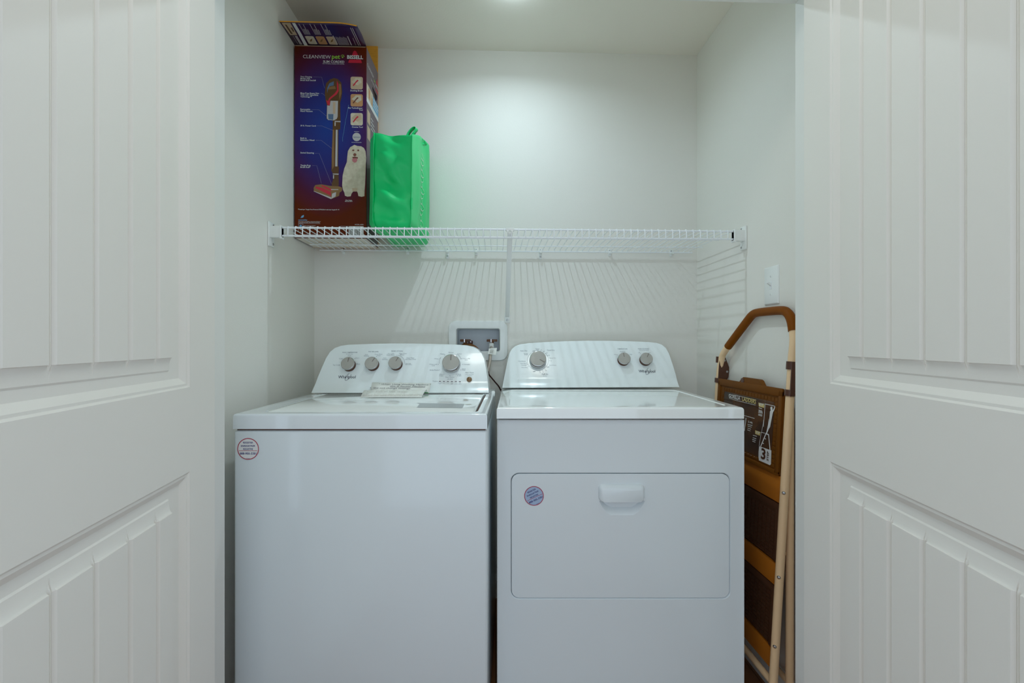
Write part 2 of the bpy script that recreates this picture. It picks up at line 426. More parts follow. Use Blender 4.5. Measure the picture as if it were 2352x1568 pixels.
# diagonal support pole from the lip down to the wall
BX = .0505
m = MB(); pa, pb = V(BX, YS0-.002, ZS-.014), V(BX, YB-.010, 1.250)
d = (pb-pa).normalized(); side = V(1, 0, 0); nn = d.cross(side)
R = Matrix((side, d, nn)).transposed().to_4x4(); R.translation = pa - sh.location
m.box(-.0095, .0095, -.004, (pb-pa).length, -.0035, .0035, M=R, bevel=.002)
br = obj('support_pole', m, 'white_plastic', sh)
m = MB(); m.box(BX-.012, BX+.012, YB-.006, YB-.0005, 1.224, 1.268, bevel=.002)
for v in m.bm.verts: v.co -= sh.location
obj('foot_tab', m, 'white_plastic', br)
m = MB(); m.lathe([(.0045, 0), (.0045, .001), (.003, .0024), (.0005, .0026)], V(BX, YB-.006, 1.236)-sh.location, (0, -1, 0), 12); obj('screw', m, 'steel_screw', br)
m = MB(); m.box(BX-.015, BX+.015, YS0-.0075, YS0+.004, ZS-.006, ZS+.0045, bevel=.0015)
for k in (-1, 1): m.box(BX+k*.0075-.003, BX+k*.0075+.003, YS0-.0095, YS0-.003, ZS-.0125, ZS-.004, bevel=.001)
for v in m.bm.verts: v.co -= sh.location
obj('rail_hook', m, 'white_plastic', br)
for px, kind in ((790, 0), (937, 0), (1028, 1), (1094, 0), (1241, 1), (1400, 0), (1541, 0)):   # wall clips along the rear wire
    x = atY(px, 577, YB).x; zt = ZS+.013
    m = MB(); m.box(x-.0065, x+.0065, YB-.004, YB-.0003, zt-.030, zt, bevel=.0015); m.box(x-.005, x+.005, YS1-.006, YB-.002, ZS-.009, ZS-.004, bevel=.001); m.box(x-.005, x+.005, YS1-.0075, YS1-.0045, ZS-.009, ZS+.003, bevel=.001)
    if kind: m.box(x-.007, x+.007, YB-.006, YB-.0003, ZS-.034, ZS-.012, bevel=.0025)
    for v in m.bm.verts: v.co -= sh.location
    cl = obj('wall_clip', m, 'white_plastic', sh)
    for q in ((zt-.006,) + ((ZS-.023,) if kind else ())):
        m = MB(); m.lathe([(.0038, 0), (.0035, .001), (.0008, .0018)], V(x, YB-.004 if q > ZS else YB-.006, q)-sh.location, (0, -1, 0), 12); obj('screw', m, 'steel_screw', cl)

# ------------------------------------------------------------------ appliances (shared pieces)
def tray(m, x0, x1, y0, y1, z0, z1, ix0, ix1, iy0, iy1, dep, r=.02):
    """slab whose top has a sunken pocket"""
    inner = [(a, b, z1) for a, b in rrect(ix0, ix1, iy0, iy1, r, 5)]
    e = .008; bz = [(x0+e, y0+e, z1), (x1-e, y0+e, z1), (x1-e, y1-e, z1), (x0+e, y1-e, z1)]
    vo, vi = m.fill([bz, inner])
    sl = min(dep*1.2, .004)
    lo = m.bridge(vi, [(a, b, z1-dep) for a, b in rrect(ix0+sl, ix1-sl, iy0+sl, iy1-sl, r, 5)]); m.bm.faces.new(lo)
    ring = vo
    for k in (1, 2, 3, 4):
        t = math.radians(90*k/4); f_ = e*(1-math.sin(t)); h = e*(1-math.cos(t))
        ring = m.bridge(ring, [(x0+f_, y0+f_, z1-h), (x1-f_, y0+f_, z1-h), (x1-f_, y1-f_, z1-h), (x0+f_, y1-f_, z1-h)])
    bo = m.bridge(ring, [(x0, y0, z0), (x1, y0, z0), (x1, y1, z0), (x0, y1, z0)]); m.bm.faces.new(bo)
class Unit:
    """camera-plan placed appliance: local x sideways, y from the front, z up"""
    def __init__(s, name, label, cat, uc, d0):
        s.uc, s.d0 = uc, d0; s.t = thing(name, label, cat, c2w(uc, d0), -YAW)
    def front(s, px, py, y=0.0):           # a point on the plane y behind the front
        D = s.d0+y; return V((px-CX)*D/FPX - s.uc, y, CAMZ-(py-CY)*D/FPX)
    def face(s, px, py):                   # a point on the sloping console face
        y = .56
        for _ in range(12):
            p = s.front(px, py, y); y = s.prof(p.z)
        return V(p.x, s.prof(p.z), p.z)
    def slope(s, z): 
        e = .002; d = (s.prof(z+e)-s.prof(z-e))/(2*e); up = V(0, d, 1).normalized(); return up, V(0, -1, d).normalized()
def console(U, outline_px, zbase, back, m_name='console_plastic'):
    pts = [U.face(*p) for p in outline_px]
    m = MB(); f = m.poly([(p.x, 0, p.z) for p in pts]); geom = list(m.bm.verts)+list(m.bm.edges)+list(m.bm.faces)
    zt = max(p.z for p in pts); z = zbase+.004
    while z < zt-.003:
        g = list(m.bm.verts)+list(m.bm.edges)+list(m.bm.faces)
        bmesh.ops.bisect_plane(m.bm, geom=g, plane_co=(0, 0, z), plane_no=(0, 0, 1)); z += .004 if z < zbase+.07 else .02
    for v in m.bm.verts: v.co.y = U.prof(v.co.z)
    m.bm.edges.ensure_lookup_table(); rim = [e for e in m.bm.edges if len(e.link_faces) == 1]
    r = bmesh.ops.extrude_edge_only(m.bm, edges=rim); nv = [v for v in r['geom'] if isinstance(v, bmesh.types.BMVert)]
    for v in nv: v.co.y = back
    nE = [e for e in r['geom'] if isinstance(e, bmesh.types.BMEdge)]
    bmesh.ops.recalc_face_normals(m.bm, faces=m.bm.faces)
    es = [e for e in rim if e.is_valid and len(e.link_faces) == 2 and max(v.co.z for v in e.verts) > zbase+.003]
    bmesh.ops.bevel(m.bm, geom=es, offset=.009, segments=4, affect='EDGES', profile=0.5, clamp_overlap=True)
    bmesh.ops.contextual_create(m.bm, geom=[e for e in m.bm.edges if len(e.link_faces) == 1])
    return obj('console', m, m_name, U.t, 40)
def knob(U, px, py, r, ang, big=False):
    """ang: pointer direction, degrees clockwise from twelve"""
    h = .030 if big else .026
    p = U.face(px, py); up, n = U.slope(p.z)
    for _ in range(4):                       # seat the knob so that its cap is where it was measured
        c = p + n*h; q = U.front(px, py, c.y); p = V(p.x + (q.x-c.x), 0, p.z + (q.z-c.z)); p.y = U.prof(p.z)
    m = MB(); m.lathe([(r*.96, .0005), (r*.96, .003), (r*.90, .0035), (r*.94, h-.008), (r*.98, h-.005)], p, n, 32); k = obj('control_knob', m, 'knob_side', U.t)
    if big:
        m = MB(); m.lathe([(r*1.06, .0003), (r*1.06, .004), (r*.98, .010), (r*.94, .012)], p, n, 32); obj('knob_skirt', m, 'chrome', k)
    m = MB(); m.lathe([(r*.95, h-.006), (r*.995, h-.0055), (r*1.0, h-.003), (r*.985, h-.0006), (r*.935, h+.0004)], p, n, 32); obj('knob_rim', m, 'chrome', k)
    m = MB(); m.lathe([(r*.935, h-.001), (r*.935, h+.0004), (r*.6, h+.0010), (r*.02, h+.0013)], p, n, 32); obj('knob_cap', m, 'knob_cap', k, 60)
    a = math.radians(ang); rt = V(1, 0, 0); d = up*math.cos(a) + rt*math.sin(a); sd = d.cross(n)
    M = Matrix((sd, d, n)).transposed().to_4x4(); M.translation = p + n*(h+.0010)
    m = MB(); m.box(-r*.055, r*.055, r*.24, r*.90, -.0006, .0010, M=M, bevel=.0003, seg=1); obj('knob_pointer', m, 'knob_mark', k)
    return k
def console_text(U, tb, items):
    for s_, px, py, wpx, *rest in items:
        p = U.face(px, py); up, n = U.slope(p.z); k = (U.d0+p.y)/FPX
        tb.text(s_, p + n*.0008 - up*(.0015), (1, 0, 0), up, width=wpx*k, bold=rest[0] if rest else .0, align=rest[1] if len(rest) > 1 else 'C')
def arc(U, tb, pts, w=.0009):
    L = []
    for px, py in pts:
        p = U.face(px, py); up, n = U.slope(p.z); L.append(p+n*.0008)
    tb.stroke(L, w, n)
def dots(U, tb, pts, r=.0014):
    for px, py in pts:
        p = U.face(px, py); up, n = U.slope(p.z)
        tb.poly([p+n*.0008+V(1, 0, 0)*r*math.cos(a*math.pi/4)+up*r*math.sin(a*math.pi/4) for a in range(8)])
def logo(U, px, py, w):
    tb = TB(); p = U.face(px, py); up, n = U.slope(p.z); k = (U.d0+p.y)/FPX
    tb.text('Whirlpool', p+n*.0008-up*.0055, (1, 0, 0), up, width=w*k, bold=.008)
    # the ring that loops around the middle letters
    c = p+n*.0009+V(1, 0, 0)*.0045+up*.0005; L = []
    for i in range(27):
        a = math.radians(60 - i*11.2); x, y = .0075*math.cos(a), .0165*math.sin(a)
        t = math.radians(-32); L.append(c + V(1, 0, 0)*(x*math.cos(t)-y*math.sin(t)) + up*(x*math.sin(t)+y*math.cos(t)))
    tb.stroke(L, .0013, n); return tb.build('logo_lettering', 'logo_ink', U.t)
def sticker(U, px, py, rpx, rot, base, y=-.0006):
    c = U.front(px, py, y); k = U.d0/FPX; r = rpx*k
    tb = TB(); tb.poly([(c.x+a, y, c.z+b) for a, b in circ(0, 0, r, 40)]); st = tb.build('register_sticker', base, U.t)
    a = math.radians(rot); rt, up = V(math.cos(a), 0, math.sin(a)), V(-math.sin(a), 0, math.cos(a))
    tb = TB(); L = [V(c.x+x, y-.0004, c.z+z) for x, z in circ(0, 0, r*.96, 40)]; L.append(L[0]); tb.stroke(L, r*.07, (0, -1, 0))
    tb.stroke([c-rt*r*.84-up*r*.17+V(0, -.0004, 0), c+rt*r*.84-up*r*.17+V(0, -.0004, 0)], r*.035, (0, -1, 0)); tb.build('red_ring', 'ink_red', st)
    tb = TB()
    for s_, dz, w in (('REGISTER', .50, .93), ('ENREGISTRER', .20, 1.30), ('REGISTRE', -.09, .90), ('888-900-3381', -.52, 1.52)):
        tb.text(s_, c+up*(dz*r)+V(0, -.0004, 0), rt, up, width=w*r, bold=.018)
    tb.text('Whirlpool', c-up*(.90*r)+V(0, -.0004, 0), rt, up, width=.34*r, bold=.01)
    tb.build('lettering', 'ink_navy', st); return st

# ------------------------------------------------------------------ washing machine
DW = .6985*FPX/584
uw0, uw1 = (535-CX)*DW/FPX, (1119-CX)*DW/FPX
WA = Unit('washing_machine', 'white top-loading washing machine with four knobs and a handwritten note on it', 'washing machine', (uw0+uw1)/2, DW)
hw, TOPW = (uw1-uw0)/2, .9415
WA.prof = lambda z: .588 - .42*(TOPW+.19-z) - (.020*(1-(z-TOPW)/.045)**2 if z < TOPW+.045 else 0)
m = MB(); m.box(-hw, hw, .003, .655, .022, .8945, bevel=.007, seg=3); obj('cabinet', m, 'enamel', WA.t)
m = MB(); m.box(-hw+.006, hw-.006, .010, .645, .893, .9005); obj('shadow_gap', m, 'dark_gap', WA.t, 0)
for sx in (-1, 1):
    for y in (.06, .60):
        m = MB(); m.lathe([(.022, 0), (.022, .008), (.012, .010), (.012, .026)], (sx*(hw-.06), y, 0), (0, 0, 1), 16); obj('foot', m, 'dark_gap', WA.t)
lx0, lx1 = WA.front(603, 946, .03).x, WA.front(1092, 945, .03).x
m = MB(); tray(m, -hw, hw, 0, .655, .8995, TOPW, lx0, lx1+.006, .031, .50, .010, .022); obj('top_panel', m, 'enamel_part_lit', WA.t, 28)
m = MB(); m.prism([(a, b, TOPW-.009) for a, b in rrect(lx0+.003, lx1-.002, .034, .497, .020, 5)], (0, 0, .0100)); m.bevel(.003, 2, 50); ld = obj('lid', m, 'enamel_lit', WA.t)
m = MB(); m.box(lx1, lx1+.0045, .045, .49, TOPW-.0095, TOPW-.004); obj('grip_groove_shade', m, 'dark_gap', WA.t, 0)  # dark strip laid in the groove, its shade put into colour
def onlid(px, py, dz=.0016):
    D = (CAMZ-TOPW-dz)*FPX/(py-CY); return V((px-CX)*D/FPX-WA.uc, D-WA.d0, TOPW+dz)
tb = TB(); tb.poly([onlid(*p) for p in ((957, 925), (1067, 927), (1062, 936.5), (957, 935.5), (964, 927.3))]); wl = tb.build('warning_label', 'silver_label', ld)
tb = TB()
for i, (yy, a, b) in enumerate(((929.3, 975, 1050), (931.5, 970, 1050), (933.6, 972, 1040))):
    p = onlid((a+b)/2, yy+.9, .0020); tb.text('IMPORTANT  READ INSTRUCTIONS', p, (1, 0, 0), (0, 1, 0), width=(b-a)*(WA.d0+p.y)/FPX)
tb.build('lettering', 'pale_mark', wl)
tb = TB(); c = onlid(1076, 928); tb.poly([c+V(a, b, 0) for a, b in circ(0, 0, .0105, 24)]); tb.build('round_mark', 'pale_mark', ld)
m = MB(); p = WA.front(1126, 903, .49); m.box(hw-.010, hw+.003, .485, .51, TOPW-.012, TOPW+.010, bevel=.004); obj('hinge_cover', m, 'enamel_lit', WA.t)
outl = [(715, 902), (720, 890), (730, 866), (741, 840), (749, 822), (758, 808), (769, 799), (783, 794), (800, 791.5), (850, 789.5), (900, 788.6), (950, 788.8), (1000, 789.8), (1050, 791.5), (1070, 793), (1085, 796), (1097, 802), (1106, 811), (1112, 824), (1116, 845), (1120, 873), (1122.5, 902)]
console(WA, outl, TOPW, .650)
WT = WA.t
knob(WA, 798, 834, .0262, 8); knob(WA, 852.5, 833, .0258, 30); knob(WA, 907, 832, .0258, 30); knob(WA, 1035, 831.5, .0335, 1, True)
p = WA.face(1078, 871.5); up, n = WA.slope(p.z)
m = MB(); m.lathe([(.0102, 0), (.0102, .004), (.009, .0055), (.006, .0066), (.0005, .007)], p, n, 24); obj('start_button', m, 'button_brown', WT, 50)
for k in range(6):
    p = WA.face(1010.5+9.15*k, 875.6+.1*k); up, n = WA.slope(p.z); M = Matrix((V(1, 0, 0), up, n)).transposed().to_4x4(); M.translation = p
    m = MB(); m.box(-.0038, .0038, -.0011, .0011, -.001, .0008, M=M); obj('indicator_light', m, 'light_dark', WT, 0)
tb = TB()
console_text(WA, tb, [('WASH TEMPERATURE', 803.5, 809.5, 35, .012), ('all cold rinse', 803, 813, 16), ('WATER LEVEL', 858, 807.8, 24, .012), ('RINSE OPTION', 912, 806.6, 26, .012),
    ('Cool', 802.5, 817, 7), ('Cold', 783, 824, 8), ('Warm', 821, 822.4, 9), ('Tap Cold', 772, 838.6, 15), ('Hot', 823, 836.5, 8),
    ('Auto', 842, 814.5, 7), ('Sensing', 842, 817.6, 12), ('Deep Water', 870, 813.6, 18), ('Wash', 870, 816.7, 8),
    ('Auto with', 898, 812.6, 15), ('Extra Rinse', 897.5, 815.6, 18), ('Deep Water', 926, 812, 18), ('Rinse', 924, 815, 9), ('Auto', 884, 822.2, 7), ('Sensing', 884, 825.5, 12),
    ('Deep Water', 943, 822, 18), ('with Extra Rinse', 943, 825.2, 25), ('Dry only', 938, 835.2, 12), ('fabric softener', 939, 837.2, 16),
    ('Normal', 1036, 809.6, 11), ('Heavy', 1016, 813, 10), ('Colors', 1055.5, 812.8, 10), ('Whites', 1002.5, 824, 10), ('Colors with', 1071, 823.6, 17), ('Soak', 1071, 826.6, 7),
    ('Whites with', 995, 836.8, 18), ('Soak', 995.5, 839.8, 7), ('Delicates', 1072, 837, 14), ('Bulky/Sheets', 997.5, 850, 20), ('Quick', 1065.5, 847, 8), ('Wash', 1065, 850, 8),
    ('Drain', 1013.5, 859.8, 8), ('& Spin', 1014, 863, 9), ('Rinse', 1055, 859.6, 8), ('& Spin', 1055, 862.8, 9), ('Clean Washer', 1033.5, 866.4, 21), ('with affresh', 1033.5, 870.3, 13, .03),
    ('Start / Pause', 1078.5, 855.8, 19, .012), ('press and hold', 1078.5, 860, 18), ('to Cancel', 1078.5, 862.6, 10), ('Progress', 1000, 875.4, 12),
    ('Sensing', 1010.5, 879.2, 8), ('Fill', 1010.5, 881.6, 3), ('Wash', 1019.7, 879.2, 6), ('Rinse', 1028.8, 879.2, 6), ('Final', 1038, 879.2, 5), ('Spin', 1038, 881.8, 5), ('Cycle', 1047, 879.2, 5), ('Complete', 1047, 881.8, 9), ('Lid', 1056.3, 879.2, 3), ('Locked', 1056.3, 881.8, 7)])
arc(WA, tb, [(912+18*math.sin(math.radians(a)), 834-18.5*math.cos(math.radians(a))) for a in range(-10, 95, 8)] + [(930, 835)])
arc(WA, tb, [(1035+25*math.sin(math.radians(a)), 831.5-24*math.cos(math.radians(a))) for a in range(38, 76, 6)])
arc(WA, tb, [(1035-26*math.sin(math.radians(a)), 831.5-24*math.cos(math.radians(a))) for a in range(62, 100, 6)])
dots(WA, tb, [(779.8, 838), (815.5, 823.2), (819.5, 836), (864.6, 818.3), (1011, 823.5), (1006.8, 836.5), (1009.5, 849.5), (1019.5, 859.3), (1033.6, 862.6), (1048, 859.3), (1058.7, 849.5), (1062.5, 836.5), (1060, 823.5), (1049.6, 814.5), (1021.7, 814.8)])
tb.build('console_lettering', 'grey_ink', WT)['kind'] = 'stuff'
logo(WA, 797, 865.5, 40)
sticker(WA, 570, 1030.5, 25, 0, 'sticker_white', .0022)

# ------------------------------------------------------------------ dryer
DD = .737*FPX/565
ud0, ud1 = (1142-CX)*DD/FPX, (1707-CX)*DD/FPX
DR = Unit('clothes_dryer', 'white front-loading clothes dryer with three knobs and a hamper door', 'dryer', (ud0+ud1)/2, DD)
hd, TOPD = (ud1-ud0)/2, .943
DR.prof = lambda z: .630 - .42*(TOPD+.2-z) - (.018*(1-(z-TOPD)/.045)**2 if z < TOPD+.045 else 0)
# cabinet shell with a sunken doorway in its front
q0, q1 = DR.front(1172, 1085), DR.front(1679, 1376.5)
m = MB(); fr = [(-hd, 0, .022), (hd, 0, .022), (hd, 0, .9060), (-hd, 0, .9060)]
inn = [(a, 0, b) for a, b in rrect(q0.x, q1.x, q1.z, q0.z, .026, 6)]
vo, vi = m.fill([fr, inn])
i2 = m.bridge(vi, [(a, .004, b) for a, b in rrect(q0.x+.0025, q1.x-.0025, q1.z+.0025, q0.z-.0025, .0235, 6)])
i3 = m.bridge(i2, [(a, .020, b) for a, b in rrect(q0.x+.0025, q1.x-.0025, q1.z+.0025, q0.z-.0025, .0235, 6)]); m.bm.faces.new(i3)
bo = m.bridge(vo, [(a, .635, b) for a, _, b in fr]); m.bm.faces.new(bo)
m.bm.normal_update(); es = [e for e in m.bm.edges if all(v.co.y < 1e-6 and (abs(abs(v.co.x)-hd) < 1e-6 or v.co.z > .905) for v in e.verts) and len(e.link_faces) == 2 and e.calc_face_angle(0) > 1]
bmesh.ops.bevel(m.bm, geom=es, offset=.006, segments=3, affect='EDGES', profile=.5, clamp_overlap=True)
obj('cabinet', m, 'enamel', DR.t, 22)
m = MB(); m.box(q0.x+.004, q1.x-.004, .0185, .0195, q1.z+.004, q0.z-.004); obj('door_gap_shade', m, 'dark_gap', DR.t, 0)  # dark sheet behind the door, paints the shade in the gap around it
# door with hand pull
e = .0052; dx0, dx1, dz0, dz1 = q0.x+e, q1.x-e, q1.z+e, q0.z-e
fy = .0008
h0, h1 = DR.front(1379, 1150), DR.front(1479, 1184)      # scoop under the pull
scoop = [(h0.x-.004, h0.z), (h0.x+.006, h0.z-.018), (h0.x+.018, h0.z-.034), (h0.x+.032, h0.z-.043), (h1.x-.032, h0.z-.043), (h1.x-.018, h0.z-.034), (h1.x-.006, h0.z-.018), (h1.x+.004, h0.z)]
m = MB(); vo, vi = m.fill([[(a, fy, b) for a, b in rrect(dx0, dx1, dz0, dz1, .022, 6)], [(a, fy, b) for a, b in scoop]])
o1 = m.bridge(vo, [(a, fy+.0015, b) for a, b in rrect(dx0-.0012, dx1+.0012, dz0-.0012, dz1+.0012, .0232, 6)])
o2 = m.bridge(o1, [(a, .0185, b) for a, b in rrect(dx0-.0012, dx1+.0012, dz0-.0012, dz1+.0012, .0232, 6)]); m.bm.faces.new(o2)
cxs = (h0.x+h1.x)/2
s1 = m.bridge(vi, [(cxs+(a-cxs)*.93, fy+.006, h0.z+(b-h0.z)*.72) for a, b in scoop])
s2 = m.bridge(s1, [(cxs+(a-cxs)*.88, fy+.014, h0.z+(b-h0.z)*.55) for a, b in scoop]); m.bm.faces.new(s2)
dd = obj('door', m, 'enamel', DR.t, 22)
a0, a1 = DR.front(1374.5, 1111), DR.front(1479.5, 1150)
m = MB(); fl_ = rrect(a0.x, a1.x, a1.z, a0.z, .012, 5)
rows = []
for ins, y in ((0, fy+.0005), (.001, -.004), (.004, -.011), (.009, -.0135)):
    rows.append([(x, y, z) for x, z in rrect(a0.x+ins, a1.x-ins, a1.z+(.0004 if ins else 0), a0.z-ins*1.5, max(.003, .012-ins*.5), 5)])
vs = m.grid(rows, close_v=True); m.bm.faces.new(vs[-1]); m.bm.faces.new(vs[0]); obj('handle', m, 'enamel', dd, 50)
m = MB(); m.box(-hd+.006, hd-.006, .008, .625, .9045, .9105); obj('shadow_gap', m, 'dark_gap', DR.t, 0)
m = MB(); tray(m, -hd-.0015, hd+.0015, -.002, .64, .9092, TOPD, -hd+.035, hd-.028, .030, .50, .0022, .03); obj('top_panel', m, 'enamel_lit', DR.t, 28)
for sx in (-1, 1):
    for y in (.06, .58):
        m = MB(); m.lathe([(.022, 0), (.022, .008), (.012, .010), (.012, .026)], (sx*(hd-.06), y, 0), (0, 0, 1), 16); obj('foot', m, 'dark_gap', DR.t)
outl = [(1153.5, 890.5), (1158, 866), (1162.5, 843), (1166, 825), (1170, 811), (1176, 801), (1184, 794.5), (1195, 790.5), (1215, 788), (1250, 785.5), (1300, 783.2), (1350, 782.2), (1400, 782.4), (1450, 783.6), (1490, 785.2), (1508, 787.2), (1520, 791), (1530, 799), (1537, 812), (1545, 836), (1553, 862), (1561, 889)]
console(DR, outl, TOPD, .668)
knob(DR, 1236, 823, .0345, 122, True); knob(DR, 1434.5, 822.5, .0262, -6); knob(DR, 1485.5, 822.5, .0262, 25)
tb = TB()
console_text(DR, tb, [('TEMPERATURE', 1429.5, 801.5, 23, .012), ('PUSH TO START', 1478.5, 801.5, 26, .012), ('End of Cycle Signal', 1479, 804.5, 21), ('Medium', 1430, 808, 12), ('Low', 1413, 814, 6), ('High', 1449, 814, 6), ('Off', 1468, 810, 4), ('On', 1492, 810, 4),
    ('Auto Dry', 1203, 806, 16, .012), ('Timed Dry', 1265, 804.6, 18, .012), ('Fluff Air', 1252, 859.8, 15, .012), ('No Heat', 1252, 863.2, 9), ('Wrinkle', 1207.5, 812, 10), ('Shield', 1208, 814.6, 8),
    ('Heavy', 1234.5, 801.3, 9), ('Dry', 1235, 804, 6), ('OFF', 1226, 806.5, 6, .02), ('70', 1243, 804, 3), ('60', 1249.5, 807, 3), ('50', 1256, 810.6, 3), ('40', 1261, 816, 3), ('Damp Dry', 1269.5, 822.4, 15), ('30', 1265.5, 828.8, 3), ('Cool Down', 1269.5, 838.9, 16), ('OFF', 1258.5, 843.2, 6, .02),
    ('Cool Down', 1199, 829.7, 17), ('Less Dry', 1202, 834.8, 13), ('Normal', 1203.5, 839, 11), ('More Dry', 1205, 844, 14), ('OFF', 1227, 853.2, 6, .02), ('15', 1240.5, 856, 3), ('20', 1247.5, 854.5, 3), ('30', 1254, 851, 3)])
arc(DR, tb, [(1235.6+24.3*math.sin(math.radians(a)), 827.5-22.5*math.cos(math.radians(a))) for a in range(40, 150, 6)])
arc(DR, tb, [(1235.6+24.3*math.sin(math.radians(a)), 827.5-22.5*math.cos(math.radians(a))) for a in range(165, 322, 6)])
dots(DR, tb, [(1234.8, 805.8), (1241, 806), (1248, 808.3), (1253.3, 811.7), (1258, 816.5), (1261.6, 828.2), (1209.6, 833.5), (1211, 837), (1213.2, 841.5), (1240, 852.6), (1246.5, 850.6), (1252, 847.7), (1417.8, 814.8), (1471, 812)])
tb.build('console_lettering', 'grey_ink', DR.t)['kind'] = 'stuff'
logo(DR, 1486, 852.5, 37.5)
st = sticker(DR, 1226.5, 1138.5, 22.5, 25, 'sticker_blue', fy-.0004)

# ------------------------------------------------------------------ folded note on the washer
nt_ = thing('folded_note', 'white folded paper note with handwriting propped against the washer console', 'note', c2w(WA.uc, WA.d0, TOPW), -YAW)
nt_.location = c2w((915-CX)*1.76/FPX, 1.745, TOPW+.0022)
ou, od = (915-CX)*1.76/FPX, 1.745
def npt(px, py, D): return V((px-CX)*D/FPX-ou, D-od, CAMZ-(py-CY)*D/FPX-(TOPW+.0022))
A0, A1 = npt(854.8, 877.7, 1.772), npt(990.2, 879.6, 1.772)
B0, B1 = npt(850, 901, 1.738), npt(985.6, 902, 1.738)
C0, C1 = npt(836.5, 895.6, 1.724), npt(978, 895.2, 1.724)
D0, D1 = npt(827.5, 914, 1.615), npt(968.5, 913.2, 1.615)
for q in (B0, B1): q.z = max(q.z, .002)
dz_ = D0.z; D0.z = .0008; D1.z = .0008
m = MB(); rows = []
def lerp(a, b, t): return a + (b-a)*t
prof = [(A0, A1), (lerp(A0, B0, .5)+V(0, -.001, 0), lerp(A1, B1, .5)+V(0, -.001, 0)), (B0, B1), (lerp(B0, C0, .7), lerp(B1, C1, .7)), (C0, C1), (lerp(C0, D0, .12)+V(0, 0, .0012), lerp(C1, D1, .12)+V(0, 0, .0012)), (lerp(C0, D0, .5)+V(0, 0, .0015), lerp(C1, D1, .5)+V(0, 0, .0015)), (D0, D1)]
for a, b in prof: rows.append([lerp(a, b, k/6) for k in range(7)])
m.grid(rows); pp = obj('paper_sheet', m, 'paper', nt_, 50)
sd_ = pp.modifiers.new('thick', 'SOLIDIFY'); sd_.thickness = .0005; sd_.offset = -1
tb = TB(); rt = (A1-A0).normalized(); upv = (A0-B0).normalized()
upv = (upv - rt*upv.dot(rt)).normalized(); nn = rt.cross(upv)
k = 1.78/FPX
def onA(px, py):
    s_, t_ = (px-854)/136.0, (py-878.7)/22.8
    return lerp(lerp(A0, A1, s_), lerp(B0, B1, s_), t_) + nn*.0026
tb.text('" When Using Washing Machine "', onA(931, 884.6), rt, upv, width=118*k, bold=.0, shear=.12, ys=.55)
tb.text('this is Sensor Machine', onA(938, 889.0), rt, upv, width=80*k, bold=.0, shear=.12, ys=.55)
tb.stroke([onA(898, 889.9), onA(978, 889.7)], .0009, nn)
tb.text('1. Do not change settings.', onA(899.5, 893.6), rt, upv, width=92*k, bold=.0, shear=.12, ys=.55)
tb.build('handwriting', 'pen_ink', pp)
tb = TB(); upv2 = (C0-D0).normalized(); upv2 = (upv2-rt*upv2.dot(rt)).normalized(); n2 = rt.cross(upv2)
def onC(s_, t_): return lerp(lerp(C0, C1, s_), lerp(D0, D1, s_), t_) + n2*.0040
def scrawl(s0, s1, t_, seed):            # unreadable joined-up handwriting
    rnd = random.Random(seed); x = s0
    while x < s1:
        wl = rnd.uniform(.05, .11); n_ = int(wl/.0075); pts = [onC(x+i*.0075, t_+(.045 if i % 2 else -.035)*rnd.uniform(.5, 1.3)) for i in range(max(3, n_))]
        tb.stroke(pts, .0008, n2); x += wl+.025
tb.text('you put in the dryer', onC(.40, .40), rt, upv2, width=.150, shear=.12, ys=.75)
scrawl(.12, .82, .17, 1); scrawl(.08, .90, .72, 2); scrawl(.04, .96, .92, 3)
tb.build('handwriting', 'pale_pen', pp)
tb = TB(); g = npt(981, 899, 1.7525)
tb.poly([npt(974.5, 902.5, 1.733), npt(984.5, 903, 1.735), npt(979, 894.5, 1.737)]); tb.build('green_corner', 'green_felt', pp)

# ------------------------------------------------------------------ laundry outlet box with valves and hoses
fo0, fo1 = atY(1031.4, 737.6, YB), atY(1164.7, 826.5, YB)
ox = thing('laundry_outlet_box', 'white recessed washer outlet box in the back wall above the washer', 'outlet box', ((fo0.x+fo1.x)/2, YB, fo1.z))
m = MB(); outer = rrect(fo0.x, fo1.x, fo1.z, fo0.z, .030, 6); inner = rrect(ob0.x, ob1.x, ob1.z, ob0.z, .010, 6)
vo, vi = m.fill([[(a, YB-.009, b) for a, b in outer], [(a, YB-.009, b) for a, b in inner]])
m.bridge(vo, [(a, YB-.0003, b) for a, b in rrect(fo0.x-.003, fo1.x+.003, fo1.z-.003, fo0.z+.003, .033, 6)])
i1 = m.bridge(vi, [(a, YB-.003, b) for a, b in rrect(ob0.x+.003, ob1.x-.003, ob1.z+.003, ob0.z-.003, .008, 6)])
m.bridge(i1, [(a, YB+.02, b) for a, b in rrect(ob0.x+.003, ob1.x-.003, ob1.z+.003, ob0.z-.003, .008, 6)])
for v in m.bm.verts: v.co -= ox.location
obj('frame', m, 'white_plastic', ox, 45)
m = MB(); b0 = [m.bm.verts.new((a, YB+.019, b)) for a, b in rrect(ob0.x+.003, ob1.x-.003, ob1.z+.003, ob0.z-.003, .008, 6)]
b1 = m.bridge(b0, [(a, YB+.085, b) for a, b in rrect(ob0.x+.006, ob1.x-.006, ob1.z+.006, ob0.z-.006, .008, 6)]); m.bm.faces.new(b1)
for v in m.bm.verts: v.co -= ox.location
obj('recess', m, 'outlet_inside', ox, 45)
YV = YB+.030
